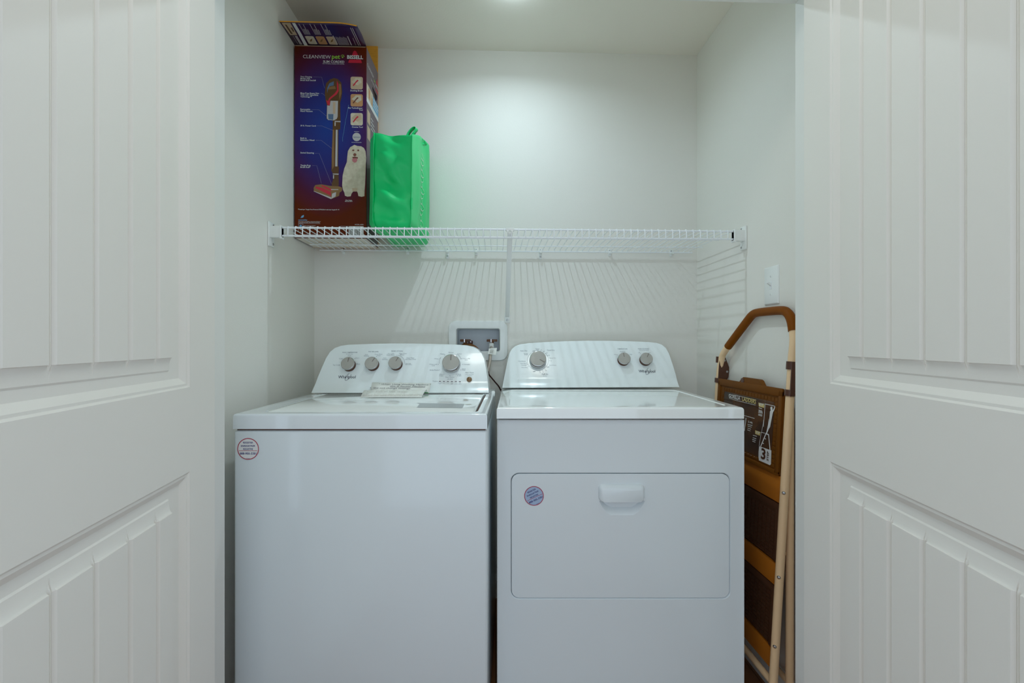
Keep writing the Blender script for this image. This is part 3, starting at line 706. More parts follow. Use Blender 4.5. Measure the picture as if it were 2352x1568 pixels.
def valve(px, lift=0):
    c = atY(px, 782, YV); m = MB()
    m.box(c.x-.024, c.x+.024, c.y-.006, c.y+.006, c.z-.005, c.z+.006, bevel=.002); v_ = None
    for v in m.bm.verts: v.co -= ox.location
    v_ = obj('valve_handle', m, 'brown_valve', ox)
    m = MB(); m.lathe([(.010, -.042), (.010, -.012), (.0085, -.010), (.0085, .004)], c-ox.location, (0, 0, 1), 16); obj('valve_body', m, 'brown_valve', v_)
    m = MB(); m.box(c.x-.006, c.x-.002, c.y-.009, c.y-.005, c.z-.008, c.z+.007); 
    for v in m.bm.verts: v.co -= ox.location
    obj('valve_stem', m, 'chrome', v_); return c
c1 = valve(1069); c2 = valve(1130)
# supply hose with its paper tag
hs = thing('supply_hose', 'grey washer supply hose with a white paper tag hanging from the right valve', 'hose', (c2.x, c2.y, c2.z-.09))
def sm(pts, n=6):        # Catmull-Rom
    P = [Vector(p) for p in pts]; P = [P[0]*2-P[1]] + P + [P[-1]*2-P[-2]]; out = []
    for i in range(1, len(P)-2):
        for k in range(n):
            t = k/n; a, b, c, d = P[i-1:i+3]
            out.append(.5*((2*b) + (c-a)*t + (2*a-5*b+4*c-d)*t*t + (3*b-a-3*c+d)*t**3))
    return out + [P[-2]]
path = [c2+V(-.002, -.002, -.022), atY(1128.5, 800, 2.075), atY(1127, 812, 2.046), atY(1125, 830, 2.035), atY(1121, 850, 2.03), atY(1119, 872, 2.035), (c2.x-.035, 2.04, .75), (c2.x-.06, 2.03, .55)]
m = MB(); m.tube([Vector(p)-hs.location for p in sm(path)], .0068, 12); obj('hose', m, 'grey_hose', hs)
m = MB(); m.lathe([(.0115, -.012), (.012, -.008), (.012, .008), (.0105, .010)], Vector(path[0])-hs.location, (0, .15, 1), 14); obj('coupling_nut', m, 'white_plastic', hs)
m = MB(); tagp = [atY(1123, 800, 2.036), atY(1141.5, 798.5, 2.032), atY(1139, 815, 2.026), atY(1120.5, 812.5, 2.030)]
rows = [[lerp(tagp[0], tagp[1], k/4)+V(0, .003*math.sin(k*1.4), 0) for k in range(5)], [lerp(lerp(tagp[0], tagp[3], .5), lerp(tagp[1], tagp[2], .5), k/4)+V(0, .005*math.sin(k*1.4), 0) for k in range(5)], [lerp(tagp[3], tagp[2], k/4)+V(0, .003*math.sin(k*1.4), 0) for k in range(5)]]
m.grid([[q-hs.location for q in r] for r in rows]); tg = obj('paper_tag', m, 'paper', hs, 60)
tb = TB()
for i in range(3):
    a, b = lerp(tagp[0], tagp[3], .30+.22*i), lerp(tagp[1], tagp[2], .30+.22*i)
    tb.stroke([lerp(a, b, s_)-hs.location+V(0, -.0085, 0) for s_ in (.2, .62)], .0022, (0, -1, 0))
tb.build('printed_lines', 'pale_pen', tg)
# dark drain and inlet hose arching out of the left valve
dh = thing('drain_hose', 'thick dark brown hose arching from the left valve down behind the washer', 'hose', (c1.x, c1.y, c1.z-.09))
path = [(c1.x-.018, YV-.004, c1.z-.050), c1+V(-.010, -.002, -.028), atY(1072, 794.5, YV-.010), atY(1082, 795.5, YV-.028), atY(1091, 800.5, YV-.045), atY(1097, 808, YV-.055), atY(1101, 820, YV-.060), atY(1102, 840, YV-.062), (c1.x+.055, YB-.03, .8), (c1.x+.03, YB-.03, .6)]
m = MB(); m.tube([Vector(p)-dh.location for p in sm(path)], .0125, 14); obj('hose', m, 'dark_hose', dh)
m = MB(); q = atY(1080.5, 785, YV-.022); m.box(q.x-.011, q.x+.011, q.y-.006, q.y+.006, q.z-.010, q.z+.006, bevel=.003)
for v in m.bm.verts: v.co -= dh.location
cl = obj('hose_clamp', m, 'dark_cord', dh)
m = MB(); m.lathe([(.003, 0), (.003, .0015), (.001, .002)], Vector((q.x+.001, q.y-.006, q.z))-dh.location, (0, -1, 0), 12); obj('screw', m, 'chrome', cl)
# power cord strung between the machines
pc = thing('power_cord', 'thin dark power cord running down between the washer and the dryer', 'cord', (.0, 2.0, .85))
path = [(-.16, 1.97, 1.05), atY(1112, 847, 1.98), atY(1124, 861.5, 1.99), atY(1137, 877, 2.01), atY(1148, 891.5, 2.03), (.05, 2.044, .86), (.14, 2.045, .70), (.18, 2.045, .45)]
m = MB(); m.tube([Vector(p)-pc.location for p in sm(path)], .0031, 8); obj('cord', m, 'dark_cord', pc)

# ------------------------------------------------------------------ light switch
s0, s1 = atX(1758, 612, XR), atX(1791, 697, XR)
ya, yb_ = s1.y, s0.y; zb, zt = s1.z+.001, atX(1791, 607, XR).z
zb = atX(1791, 697, XR).z
sw = thing('light_switch', 'white toggle light switch plate on the right closet wall', 'light switch', (XR, (ya+yb_)/2, (zb+zt)/2))
hw_, hh = (yb_-ya)/2, (zt-zb)/2
m = MB(); rows = []
for ins, x in ((0, 0), (.0005, -.003), (.004, -.0055)): rows.append([(x, a, b) for a, b in rrect(-hw_+ins, hw_-ins, -hh+ins, hh-ins, .002, 3)])
vs = m.grid(rows, close_v=True); m.bm.faces.new(vs[-1]); obj('plate', m, 'white_plastic', sw, 30)
m = MB(); m.box(-.0066, -.005, -.0052, .0052, -.0125, .0125, bevel=.0006); tgl = obj('toggle_slot', m, 'white_wire', sw)
m = MB(); m.prism([(-.006, -.0036, -.002), (-.006, -.0036, .0085), (-.0175, -.0036, .0125), (-.0185, -.0036, .0075)], (0, .0072, 0)); m.bevel(.0007, 2, 40); obj('toggle', m, 'white_plastic', tgl)
for dz in (-.030, .030):
    m = MB(); m.lathe([(.0034, 0), (.0034, .0007), (.0008, .0016)], (-.0055, 0, dz), (-1, 0, 0), 12); obj('screw', m, 'white_plastic', sw)
    m = MB(); m.box(-.0074, -.0068, -.0004, .0004, dz-.0026, dz+.0026); obj('screw_slot', m, 'steel_screw', sw)

# ------------------------------------------------------------------ vacuum cleaner carton
ZD = 1.5492                                    # top of the shelf deck
BY0, BY1, BX0, BX1, BZ1 = 1.850, 2.034, -.7960, -.5145, 2.3105
bw, bd, bh = BX1-BX0, BY1-BY0, BZ1-ZD
vb = thing('vacuum_cleaner_box', 'tall dark blue and brown vacuum cleaner carton with open top flaps on the shelf', 'box', (BX0, BY0, ZD))
th = .004
m = MB(); m.box(0, bw, 0, th, 0, bh, bevel=.001, seg=1); fp = obj('front_panel', m, 'box_front', vb)
hy0, hy1, hzc = .088, .165, .653               # hand hole in the right side
m = MB(); half = [(hy0, hzc), (hy0+.004, hzc-.018), (hy0+.018, hzc-.032), (hy1-.018, hzc-.032), (hy1-.004, hzc-.018), (hy1, hzc)]
vo, vi = m.fill([[(bw, th, 0), (bw, bd-th, 0), (bw, bd-th, bh), (bw, th, bh)], [(bw, y, z) for y, z in half]])
bo = m.bridge(vo, [(bw-th, th, 0), (bw-th, bd-th, 0), (bw-th, bd-th, bh), (bw-th, th, bh)]); m.bridge(vi, [(bw-th, y, z) for y, z in half])
sp = obj('side_panel', m, 'box_side', vb, 0)
m = MB(); m.box(bw-th-.0015, bw-th, hy0-.006, hy1+.006, hzc-.044, hzc+.006); obj('hand_hole_shade', m, 'print_black', vb, 0)  # black sheet behind the hand hole, paints the carton's unlit inside
m = MB(); m.box(0, th, th, bd-th, 0, bh); obj('side_panel', m, 'box_side', vb, 0)
m = MB(); m.box(0, bw, bd-th, bd, 0, bh); obj('back_panel', m, 'cardboard', vb, 0)
m = MB(); m.box(th, bw-th, th, bd-th, -.0002, .004); un = obj('bottom_panel', m, 'box_underside', vb, 0)
for x, w_ in ((.07, .03), (.115, .035), (.19, .035)):
    tb = TB(); tb.poly([(x+a*w_, .075+b*w_*.5, -.0006) for a, b in circ(0, 0, .5, 16)][::-1]); tb.build('printed_mark', 'box_edge', un)
m = MB(); m.box(.0, bw-.001, bd-th, bd, bh, bh+.118); obj('rear_flap', m, 'cardboard', vb, 0)
# front flap folded outwards over the shelf edge
FL = .128
def flap(x, t, off=0): 
    droop = -.010*max(0, (x/bw-.70)/.30)**2*max(0, (t/FL-.55)/.45)
    return V(x - .000*t, -t+.001, bh+.001 + .004*math.sin(t/FL*2) + droop - off)
m = MB(); rows = [[flap(bw*i/10, FL*j/6) for i in range(11)] for j in range(7)]
m.grid(rows); ff = obj('front_flap', m, 'box_flap_print', vb, 40)
sd_ = ff.modifiers.new('thick', 'SOLIDIFY'); sd_.thickness = .0035; sd_.offset = 1
m = MB(); m.tube([flap(bw*i/10, FL+.0003, -.0017) for i in range(11)], .0021, 6); obj('torn_edge', m, 'cardboard', ff)
m = MB(); m.tube([V(.004, .0008, bh-.001), V(bw-.004, .0008, bh-.001)], .0018, 6); obj('worn_crease', m, 'box_edge', vb)
# --- print on the front: photo pixel -> panel coordinates
def bp(px, py, l=0): return V((px-675.5)/166.0*bw, -.0004-.0003*l, (547-py)/441.5*bh)
RT, UP = V(1, 0, 0), V(0, 0, 1); kx = bw/166.0
def P_(name, m_, polys, l=1):
    tb = TB()
    for pl in polys: tb.poly([bp(*p, l) for p in pl])
    return tb.build(name, m_, fp, True)
def cA(x, y): return (600+x/5.226, y/5.226)
def cB(x, y): return (670+x/7.839, 280+y/7.839)
def cC(x, y): return (670+x/13.067, 470+y/13.067)
tb = TB()
tb.text('CLEANVIEW', bp(727, 134.6), RT, UP, width=64*kx, bold=.0); tb.text('SLIM CORDED', bp(766, 144.0), RT, UP, width=49*kx, bold=.012)
tb.text('3-IN-1 POWERFUL CORDED STICK VACUUM', bp(765, 147.3), RT, UP, width=50*kx, bold=.01)
for s_, px, py, w_ in (('Two Cleaning', 689.3, 178.8, 26.5), ('Modes with', 689.3, 182.9, 22), ('Brush Roll On/Off', 689.3, 187.0, 35.5), ('Mess-Free Empty Dirt', 689.3, 216.4, 43), ('Tank with CleanSlide', 689.3, 220.4, 41), ('Technology\u2122', 689.3, 224.5, 26),
    ('Removable', 689.3, 253.6, 22.5), ('Hand Vacuum', 689.3, 257.7, 28), ('30 ft. Power Cord', 689.3, 291, 35.5), ('Built in', 689.3, 319.8, 14), ('Extension Wand', 689.3, 324, 32), ('Swivel Steering', 689.3, 353.2, 31), ('Tangle-Free', 689.3, 382, 23.5), ('Brush Roll*', 689.3, 386.2, 22.5)):
    tb.text(s_, bp(px, py), RT, UP, width=w_*kx, align='L', bold=.014)
for s_, px, py, w_ in (('Dusting Brush', 833, 208.6, 28.5), ('Pet TurboEraser', 833, 248.6, 33.5), ('Tool', 833, 252.7, 8.5), ('Crevice Tool', 833, 292.2, 25)):
    tb.text(s_, bp(px, py), RT, UP, width=w_*kx, align='R', bold=.014)
tb.text('ODOR REMOVAL', bp(819, 301.8), RT, UP, width=12*kx, bold=.02); tb.text('Pet Odor Eliminating Filter', bp(819, 326.6), RT, UP, width=23*kx, bold=.02)
tb.text('Meet Sunny,', bp(801, 460.2), RT, UP, width=15*kx, bold=.02); tb.text('Rescued 2019', bp(800.5, 462.9), RT, UP, width=17*kx, bold=.02)
tb.text('*Tested per Tangle Free Protocol STP0230-A with hair length 8"- 9".', bp(683.5, 482.6), RT, UP, width=96*kx, align='L', bold=.014)
tb.text('We\u2019ve made sustainability a requirement of what we', bp(684.5, 509.9), RT, UP, width=51*kx, align='L', bold=.01); tb.text('do and what we create. This product incorporates', bp(684.5, 512, ), RT, UP, width=49*kx, align='L', bold=.01)
tb.text('Carton made from minimum', bp(697, 519.3), RT, UP, width=27*kx, align='L', bold=.01); tb.text('80% recycled content', bp(697, 521.4), RT, UP, width=23*kx, align='L', bold=.01)
tb.text('MODEL #2831', bp(835, 516.3), RT, UP, width=20*kx, align='R', bold=.01)
tb.build('lettering', 'print_white', fp, True)
tb = TB(); tb.text('pet', bp(771, 134.4), RT, UP, width=19*kx, bold=.02)
for a, b, r in ((786.3, 130.6, 1.9), (783.2, 127.8, 1.0), (785.6, 125.6, 1.1), (788.6, 126.2, 1.1), (789.9, 128.8, 1.0)): tb.poly([bp(a+r*x, b+r*y) for x, y in circ(0, 0, 1, 10)][::-1])
tb.build('green_lettering', 'print_green', fp)
P_('red_logo', 'print_red', [[cA(*q) for q in ((1085, 662), (1105, 612), (1122, 600), (1140, 610), (1165, 662))], [cA(*q) for q in ((1055, 708), (1195, 708), (1210, 745), (1200, 749), (1046, 749), (1042, 743))]], 1)
tb = TB(); tb.text('BISSELL', bp(815.5, 134.0, 2), RT, UP, width=37*kx, bold=.03); tb.build('logo_lettering', 'print_white', fp)
tb = TB(); L = lambda pts: tb.stroke([bp(*q) for q in pts], .0007, (0, -1, 0))
for pts in ([cA(622, 927), cA(722, 927), cA(757, 1060)], [cA(710, 1122), cA(735, 1125), cA(815, 1195)], [cA(598, 1319), cA(688, 1319), cA(785, 1397)], [cB(445, 73), cB(535, 73), cB(735, 150)], [cB(425, 333), cB(525, 333), cB(780, 522)], [cB(410, 567), cB(490, 567), cB(710, 1112)], [cB(360, 790), cB(447, 790), cB(530, 1110)]): L(pts)
tb.build('pointer_lines', 'print_line', fp)
tb = TB(); tb.stroke([bp(*q, 1) for q in (cA(1048, 1255), cA(1010, 1450), cA(990, 1568), cB(935, 180), cB(912, 290), cB(914, 350))], .0008, (0, -1, 0)); tb.build('scratch', 'print_skyblue', fp)
# vacuum cleaner picture
P_('picture_wand', 'print_brown', [[cA(*q) for q in ((765, 1075), (775, 1000), (820, 955), (870, 935), (915, 945), (960, 990), (970, 1100), (960, 1180), (945, 1230), (950, 1445), (860, 1445), (780, 1430), (785, 1270), (770, 1200), (760, 1120))],
    [cB(*q) for q in ((735, -28), (875, -28), (870, 130), (840, 135), (835, 800), (848, 810), (842, 920), (845, 1130), (830, 1180), (725, 1180), (715, 1120), (740, 1040), (730, 910), (708, 880), (718, 600), (735, 135))]], 1)
P_('picture_handle_gap', 'print_steelblue', [[cA(*q) for q in ((790, 1120), (788, 1060), (815, 1000), (870, 975), (868, 1025), (820, 1035), (800, 1070))]], 2)
P_('picture_red_trim', 'print_red', [[cA(*q) for q in ((905, 960), (925, 1010), (928, 1090), (905, 1130), (840, 1180), (820, 1200), (825, 1260), (795, 1265), (775, 1200), (800, 1215), (812, 1180), (880, 1120), (908, 1080), (905, 1010))],
    [cB(*q) for q in ((530, 1135), (640, 1175), (720, 1215), (715, 1245), (630, 1210), (540, 1160))], [cB(*q) for q in ((430, 1165), (560, 1190), (700, 1260), (705, 1340), (690, 1325), (520, 1240), (425, 1195))]], 2)
P_('picture_body_sheen', 'print_brown_light', [[cA(*q) for q in ((805, 1045), (880, 1030), (895, 1065), (800, 1075))], [cA(*q) for q in ((930, 1000), (955, 1010), (960, 1120), (935, 1200))], [cB(*q) for q in ((735, 140), (765, 140), (760, 800), (725, 860), (715, 620))],
    [cB(*q) for q in ((420, 1140), (530, 1125), (680, 1150), (850, 1160), (905, 1180), (905, 1240), (860, 1270), (850, 1330), (705, 1390), (395, 1250), (390, 1190))]], 1.5)
P_('picture_tank', 'print_silver', [[cA(*q) for q in ((830, 1210), (920, 1210), (915, 1400), (905, 1425), (870, 1445), (800, 1440), (785, 1420), (788, 1265), (820, 1270))], [cB(*q) for q in ((790, 140), (825, 140), (820, 800), (780, 800))], [cB(*q) for q in ((735, 930), (845, 930), (840, 950), (740, 945))], [cB(*q) for q in ((740, 960), (760, 955), (758, 1020), (740, 1022))], [cA(*q) for q in ((880, 1450), (950, 1450), (950, 1465), (880, 1462))], [cB(*q) for q in ((768, 5), (790, 5), (788, 72), (768, 72))], [cB(*q) for q in ((705, 1210), (835, 1210), (838, 1222), (705, 1225))], [cB(*q) for q in ((390, 1245), (420, 1255), (710, 1360), (705, 1390), (395, 1255))], [cB(*q) for q in ((725, 1290), (795, 1262), (790, 1340), (710, 1385))]], 2.4)
P_('picture_tank_filter', 'print_steelblue', [[cA(*q) for q in ((800, 1370), (865, 1370), (862, 1440), (805, 1432))]], 3)
P_('picture_tank_core', 'print_tan', [[cA(*q) for q in ((858, 1225), (890, 1225), (888, 1365), (858, 1365))]], 3)
# inset pictures
frames = ((805, 175, 833.3, 204), (805, 215, 833.3, 243.5), (805, 258.5, 833.3, 287))
for i, (x0, y0, x1, y1) in enumerate(frames):
    q = rrect(x0, x1, y0, y1, 4, 4); fr_ = P_('inset_picture', ('print_tan', 'print_orange', 'print_cream')[i], [[(a, b) for a, b in q][::-1]], 1)
    P_('inset_detail', 'print_cream' if i < 2 else 'print_tan', [[(x0+2, y0+12), (x0+12, y0+3), (x1-4, y0+3), (x1-3, y0+14), (x0+16, y0+20)]], 2)
    P_('inset_tool', 'print_red' if i != 1 else 'print_nose', [[(x0+5, y0+20), (x0+13, y0+10), (x0+16, y0+7), (x0+19, y0+9), (x0+14, y0+13), (x0+7, y0+22)]], 3)
P_('filter_badge', 'print_silver', [[(819+9.7*a, 313.6+9.7*b) for a, b in circ(0, 0, 1, 28)][::-1]], 1)
tb = TB(); tb.text('febreze', bp(819, 315.6, 2), RT, UP, width=15*kx, shear=.25); tb.build('badge_lettering', 'print_steelblue', fp)
# dog picture
P_('picture_dog', 'print_cream', [[cB(*q) for q in ((1125, 405), (1180, 425), (1250, 430), (1300, 460), (1330, 520), (1342, 640), (1335, 760), (1330, 900), (1322, 1100), (1312, 1230), (1310, 1330), (1260, 1342), (1200, 1330), (1190, 1280), (1175, 1245), (1100, 1250), (1075, 1290), (1060, 1335), (1000, 1342), (955, 1325), (945, 1270), (920, 1220), (905, 1140), (915, 960), (945, 830), (990, 720), (998, 620), (1010, 520), (1050, 450), (1100, 422))]], 1)
P_('dog_features', 'print_nose', [[cB(1107+22*a, 505+14*b) for a, b in circ(0, 0, 1, 10)][::-1], [cB(1197+18*a, 505+17*b) for a, b in circ(0, 0, 1, 10)][::-1], [cB(1135+30*a, 585+28*b) for a, b in circ(0, 0, 1, 12)][::-1], [cB(*q) for q in ((1090, 625), (1140, 618), (1195, 630), (1190, 655), (1140, 650), (1095, 650))]], 2)
P_('dog_tongue', 'print_pink', [[cB(*q) for q in ((1098, 650), (1178, 650), (1180, 690), (1160, 722), (1125, 728), (1095, 705), (1085, 680))]], 3)
P_('dog_belly', 'print_tan', [[cB(*q) for q in ((1085, 1185), (1180, 1185), (1185, 1225), (1150, 1250), (1095, 1245))], [cB(*q) for q in ((1090, 735), (1112, 735), (1105, 775))]], 2)
# small marks near the bottom
P_('leaf_mark', 'print_skyblue', [[cC(*q) for q in ((262, 420), (268, 385), (290, 345), (330, 325), (355, 312), (358, 350), (345, 385), (310, 402), (280, 400))]], 1)
tb = TB(); tb.text('sustainability', bp(684.5, 506.8), RT, UP, width=20.5*kx, align='L', bold=.02); tb.build('blue_lettering', 'print_skyblue', fp)
tb = TB()
for y0, y1 in ((514.8, 524.8), (526, 533.5)):
    q = rrect(684.8, 695.3, y0, y1, 1.8, 4); q.append(q[0]); tb.stroke([bp(*p) for p in q], .0012, (0, -1, 0))
q = rrect(780.5, 800, 519.3, 546, 1, 3); q.append(q[0]); tb.stroke([bp(*p) for p in q], .0012, (0, -1, 0)); tb.stroke([bp(698, 538.3), bp(742, 538.3)], .0012, (0, -1, 0)); tb.stroke([bp(684, 513.6), bp(735, 513.6)], .001, (0, -1, 0))
tb.build('outline_boxes', 'print_grey', fp)
P_('recycle_mark', 'print_skyblue', [[(690+3*a, 519.8+3*b) for a, b in circ(0, 0, 1, 14)][::-1]], 1)
bc = P_('barcode', 'print_white', [[(801.5, 519), (835, 519), (835, 543), (801.5, 543)]], 1)
tb = TB(); x = 803.5
for wv in (1.2, .6, .9, .5, 1.4, .5, .8, .5, 1.1, .6, 1.5, .5, .9, .6, 1.2, .5): 
    tb.poly([bp(*p, 2) for p in ((x, 542), (x+wv, 542), (x+wv, 520.5), (x, 520.5))]); x += wv+.95
tb.build('barcode_bars', 'print_black', bc)['kind'] = 'stuff'
# --- print on the right side panel (y runs to the back)
def sp_(y, z, l=1): return V(bw+.0004*l, y, z)
def SQ(name, m_, quads, l=1):
    tb = TB()
    for q in quads: tb.poly([sp_(y, z, l) for y, z in q])
    return tb.build(name, m_, sp, True)
def q4(y0, y1, z0, z1): return ((y0, z0), (y1, z0), (y1, z1), (y0, z1))
SQ('white_stripe', 'print_white', [q4(.002, bd, .548, .566)])
SQ('photo_band', 'print_cream', [q4(.002, .095, .566, .622)]); SQ('photo_detail', 'print_orange', [q4(.03, .055, .575, .615), q4(.07, .09, .568, .60)], 2)
SQ('blue_band', 'print_skyblue', [q4(.095, bd, .566, .617)])
SQ('inset_picture', 'print_tan', [q4(.012, .055, .470, .522), q4(.012, .055, .405, .458)]); SQ('red_logo', 'print_red', [((.145, .700), (.163, .728), (.180, .700)), q4(.140, .182, .665, .676)], 1)
tb = TB(); RS = V(0, 1, 0)
tb.text('CLEANVIEW', sp_(.060, .695), RS, UP, width=.095); tb.text('SLIM CORDED', sp_(.098, .668), RS, UP, width=.065); tb.text('BISSELL', sp_(.160, .684), RS, UP, width=.042, bold=.02)
for i, (a, b) in enumerate(((.105, .170), (.105, .178), (.105, .165))): tb.stroke([sp_(a, .607-.013*i, 2), sp_(b, .607-.013*i, 2)], .004, (1, 0, 0))
for i, b in enumerate((.10, .115, .13, .12)): tb.stroke([sp_(.065, .510-.014*i), sp_(b, .510-.014*i)], .0035, (1, 0, 0))
tb.build('lettering', 'print_white', sp, True)
tb = TB(); tb.text('pet', sp_(.124, .690), RS, UP, width=.022, bold=.02); tb.build('green_lettering', 'print_green', sp)
# --- print on the underside of the opened flap (seen from below): u across, v from the crease outwards
def fpnt(u, v, l=1): return flap(u*bw, v*FL, .0006*l)
def FQ(name, m_, quads, l=1):
    tb = TB()
    for q in quads: tb.poly([fpnt(u, v, l) for u, v in q])
    return tb.build(name, m_, ff, True)
FQ('white_bar', 'print_white', [((.137, .0), (.185, .0), (.193, .5), (.197, .97), (.155, .97), (.147, .5))]); FQ('photo_band', 'print_tan', [((.03, .45), (.125, .45), (.135, .97), (.02, .97))])
FQ('photo_detail', 'print_brown', [((.05, .5), (.075, .5), (.07, .9), (.05, .9)), ((.095, .6), (.115, .6), (.12, .78), (.10, .78))], 2)
for i, mm_ in enumerate(('print_cream', 'print_orange', 'print_tan')):
    u0 = .215+.142*i; FQ('inset_picture', mm_, [[(a, b) for a, b in rrect(u0, u0+.118, .07, .42, .03, 4)]]); FQ('inset_tool', 'print_brown_light', [((u0+.03, .18), (u0+.06, .2), (u0+.09, .33), (u0+.05, .26))], 2)
tb = TB()
nrmf = (0, 0, -1)
for i in range(3):
    for k, (a, b) in enumerate(((.48, .95), (.48, .72), (.48, .72), (.48, .92), (.48, .70))): u = .235+.142*i+.017*k; tb.stroke([fpnt(u, a), fpnt(u+.004, b)], .0024, nrmf)
for k in range(9): tb.stroke([fpnt(.635+.0165*k, .06), fpnt(.637+.0165*k, .42-.02*(k % 3))], .0019, nrmf)
tb.stroke([fpnt(.60, .06), fpnt(.605, .46)], .004, nrmf); tb.stroke([fpnt(.80, .06), fpnt(.80, .45)], .0045, nrmf); tb.stroke([fpnt(.86, .06), fpnt(.862, .38)], .0015, nrmf)
for u in (.90, .925): tb.stroke([fpnt(u, .05), fpnt(u-.003, .86)], .0026, nrmf)
for u in (.06, .09, .108): tb.stroke([fpnt(u, .04), fpnt(u, .42)], .0045 if u > .08 else .0015, nrmf)
tb.build('printed_lines', 'print_grey', ff)

# ------------------------------------------------------------------ green tote bag
from mathutils import noise
bg = thing('tote_bag', 'bright green reusable tote bag with wrinkled side beside the carton on the shelf', 'bag', (-.38, 1.85, ZD))
corner = [(-.448, 2.030), (-.462, 1.715), (-.436, 1.672), (-.302, 1.668), (-.2895, 2.020)]     # plan: rear left, front left, seam, seam, rear right
topz = [.395, .335, .340, .333, .418]
seg = [14, 5, 30, 22, 8]
plan, tz, kind = [], [], []
for i in range(5):
    a, b = Vector(corner[i]), Vector(corner[(i+1) % 5]); za, zb_ = topz[i], topz[(i+1) % 5]
    for k in range(seg[i]):
        t = k/seg[i]; p = a + (b-a)*t; z = za + (zb_-za)*t
        if i == 3: z = .333 + (.418-.333)*min(1, t*1.5)**.8 - (.018 if t > .82 else 0)
        plan.append(p); tz.append(z); kind.append((i, t))
rows = []; NR = 48
for r in range(NR+1):
    v = r/NR; row = []
    for p, z, (i, t) in zip(plan, tz, kind):
        q = Vector((p.x, p.y, 0)); out = Vector((0, 0, 0)); h = z*v
        cen = Vector((-.372, 1.845, 0)); 
        squash = .020*max(0, 1-v/.09)**2          # tucked-in bottom corners
        d = (cen-q).normalized(); q += d*squash*1.4
        if i == 2:                                   # wrinkled gusset facing the room
            s_ = math.sin(math.pi*t)
            c = (t*.135*0.9 + h*.75)
            w_ = .0050*noise.noise(Vector((t*1.6+h*3.2, h*15+t*2.4, 1.7))) + .0042*abs(noise.noise(Vector((t*2+3, (h+.05*t)*26, 4.2)))) + .0030*math.sin(46*(h+.06*t)+2.2*math.sin(9*h))*(.4+.6*math.sin(7*h+1))
            out.y = -s_*w_*3.6 + .012*s_*(v-.35)
        elif i == 3:
            s_ = math.sin(math.pi*t)**.5; out.x = s_*(.012*noise.noise(Vector((t*4, h*7, 8)))+ .004*math.sin(t*9)+.006)
        elif i == 1:
            out.x = .003*noise.noise(Vector((h*9, t, 2)))
        lean = .004*math.sin(v*3)
        row.append(q + out + V(-.004*(1-v), lean, h))
    rows.append(row)
m = MB(); vs = m.grid([[Vector(p)-V(-.38, 1.85, 0) for p in r] for r in rows], close_v=True)
m.bm.faces.new(vs[0][::-1]); body = obj('bag_body', m, 'bag_green', bg, 65)
sd_ = body.modifiers.new('thick', 'SOLIDIFY'); sd_.thickness = .0012; sd_.offset = 0
i_l, i_r = seg[0]+seg[1], seg[0]+seg[1]+seg[2]
for idx, dx in ((i_l, -.0015), (i_r, .002)):
    m = MB(); L0 = []; L1 = []
    for r in range(NR+1):
        p = Vector(rows[r][idx])-V(-.38, 1.85, 0); wob = .0005*math.sin(r*.45+idx)
        L0.append(p+V(wob, .001, 0)); L1.append(p+V(wob+dx, -.0085, 0))
    m.grid([L0, L1]); o_ = obj('seam_flange', m, 'bag_green', bg, 60); s2_ = o_.modifiers.new('thick', 'SOLIDIFY'); s2_.thickness = .0018; s2_.offset = 0
def strap(name, pts, w, wd):
    P = sm([Vector(p) for p in pts], 6); m = MB(); wd = Vector(wd); m.grid([[p - V(-.38, 1.85, ZD) - wd*w/2 for p in P], [p - V(-.38, 1.85, ZD) + wd*w/2 for p in P]])
    o_ = obj(name, m, 'bag_green', bg, 60); s2_ = o_.modifiers.new('thick', 'SOLIDIFY'); s2_.thickness = .0016; s2_.offset = 0; return o_
def W_(px, py, Y): return atY(px, py, Y)
strap('handle', [W_(934, 322, 1.74), W_(938, 308, 1.745), W_(947, 296.5, 1.75), W_(954.5, 293, 1.752), W_(957, 297, 1.75), W_(952, 304, 1.745), W_(946, 314, 1.74), W_(944, 330, 1.735)], .022, (.25, .95, .1))
strap('handle', [W_(955, 322, 1.80), W_(960, 315, 1.82), W_(967, 317, 1.85), W_(974, 322, 1.88), W_(977.5, 327, 1.89), W_(974.5, 331, 1.89), W_(969, 329, 1.87), W_(965, 340, 1.86)], .022, (.35, .9, -.15))
# pale script printed down the right face
tb = TB(); pts = []
for k in range(150):
    v = k/149; h = .33 - .29*v; t = .48 + .055*math.sin(k*.55)*(1.25-.5*v) + .03*math.sin(k*.19)
    pts.append((t, h + .007*math.cos(k*.55)))
L = []
for t, h in pts:
    j = t*seg[3]; j0 = int(j); fr_ = j-j0; base = i_r; r_ = h/.40*NR
    v = h/(.333+.085*min(1, t*1.5)**.8); rr = max(0, min(NR-1, int(v*NR))); fv = v*NR-rr
    g = lambda a, b: Vector(rows[a][(base+b) % len(plan)])
    p = lerp(lerp(g(rr, j0), g(rr, j0+1), fr_), lerp(g(rr+1, j0), g(rr+1, j0+1), fr_), fv)
    L.append(p - V(-.38, 1.85, 0) + V(.0018, -.0002, 0))
tb.stroke(L, .0028, (1, 0, 0)); tb.build('script_print', 'bag_print', bg)

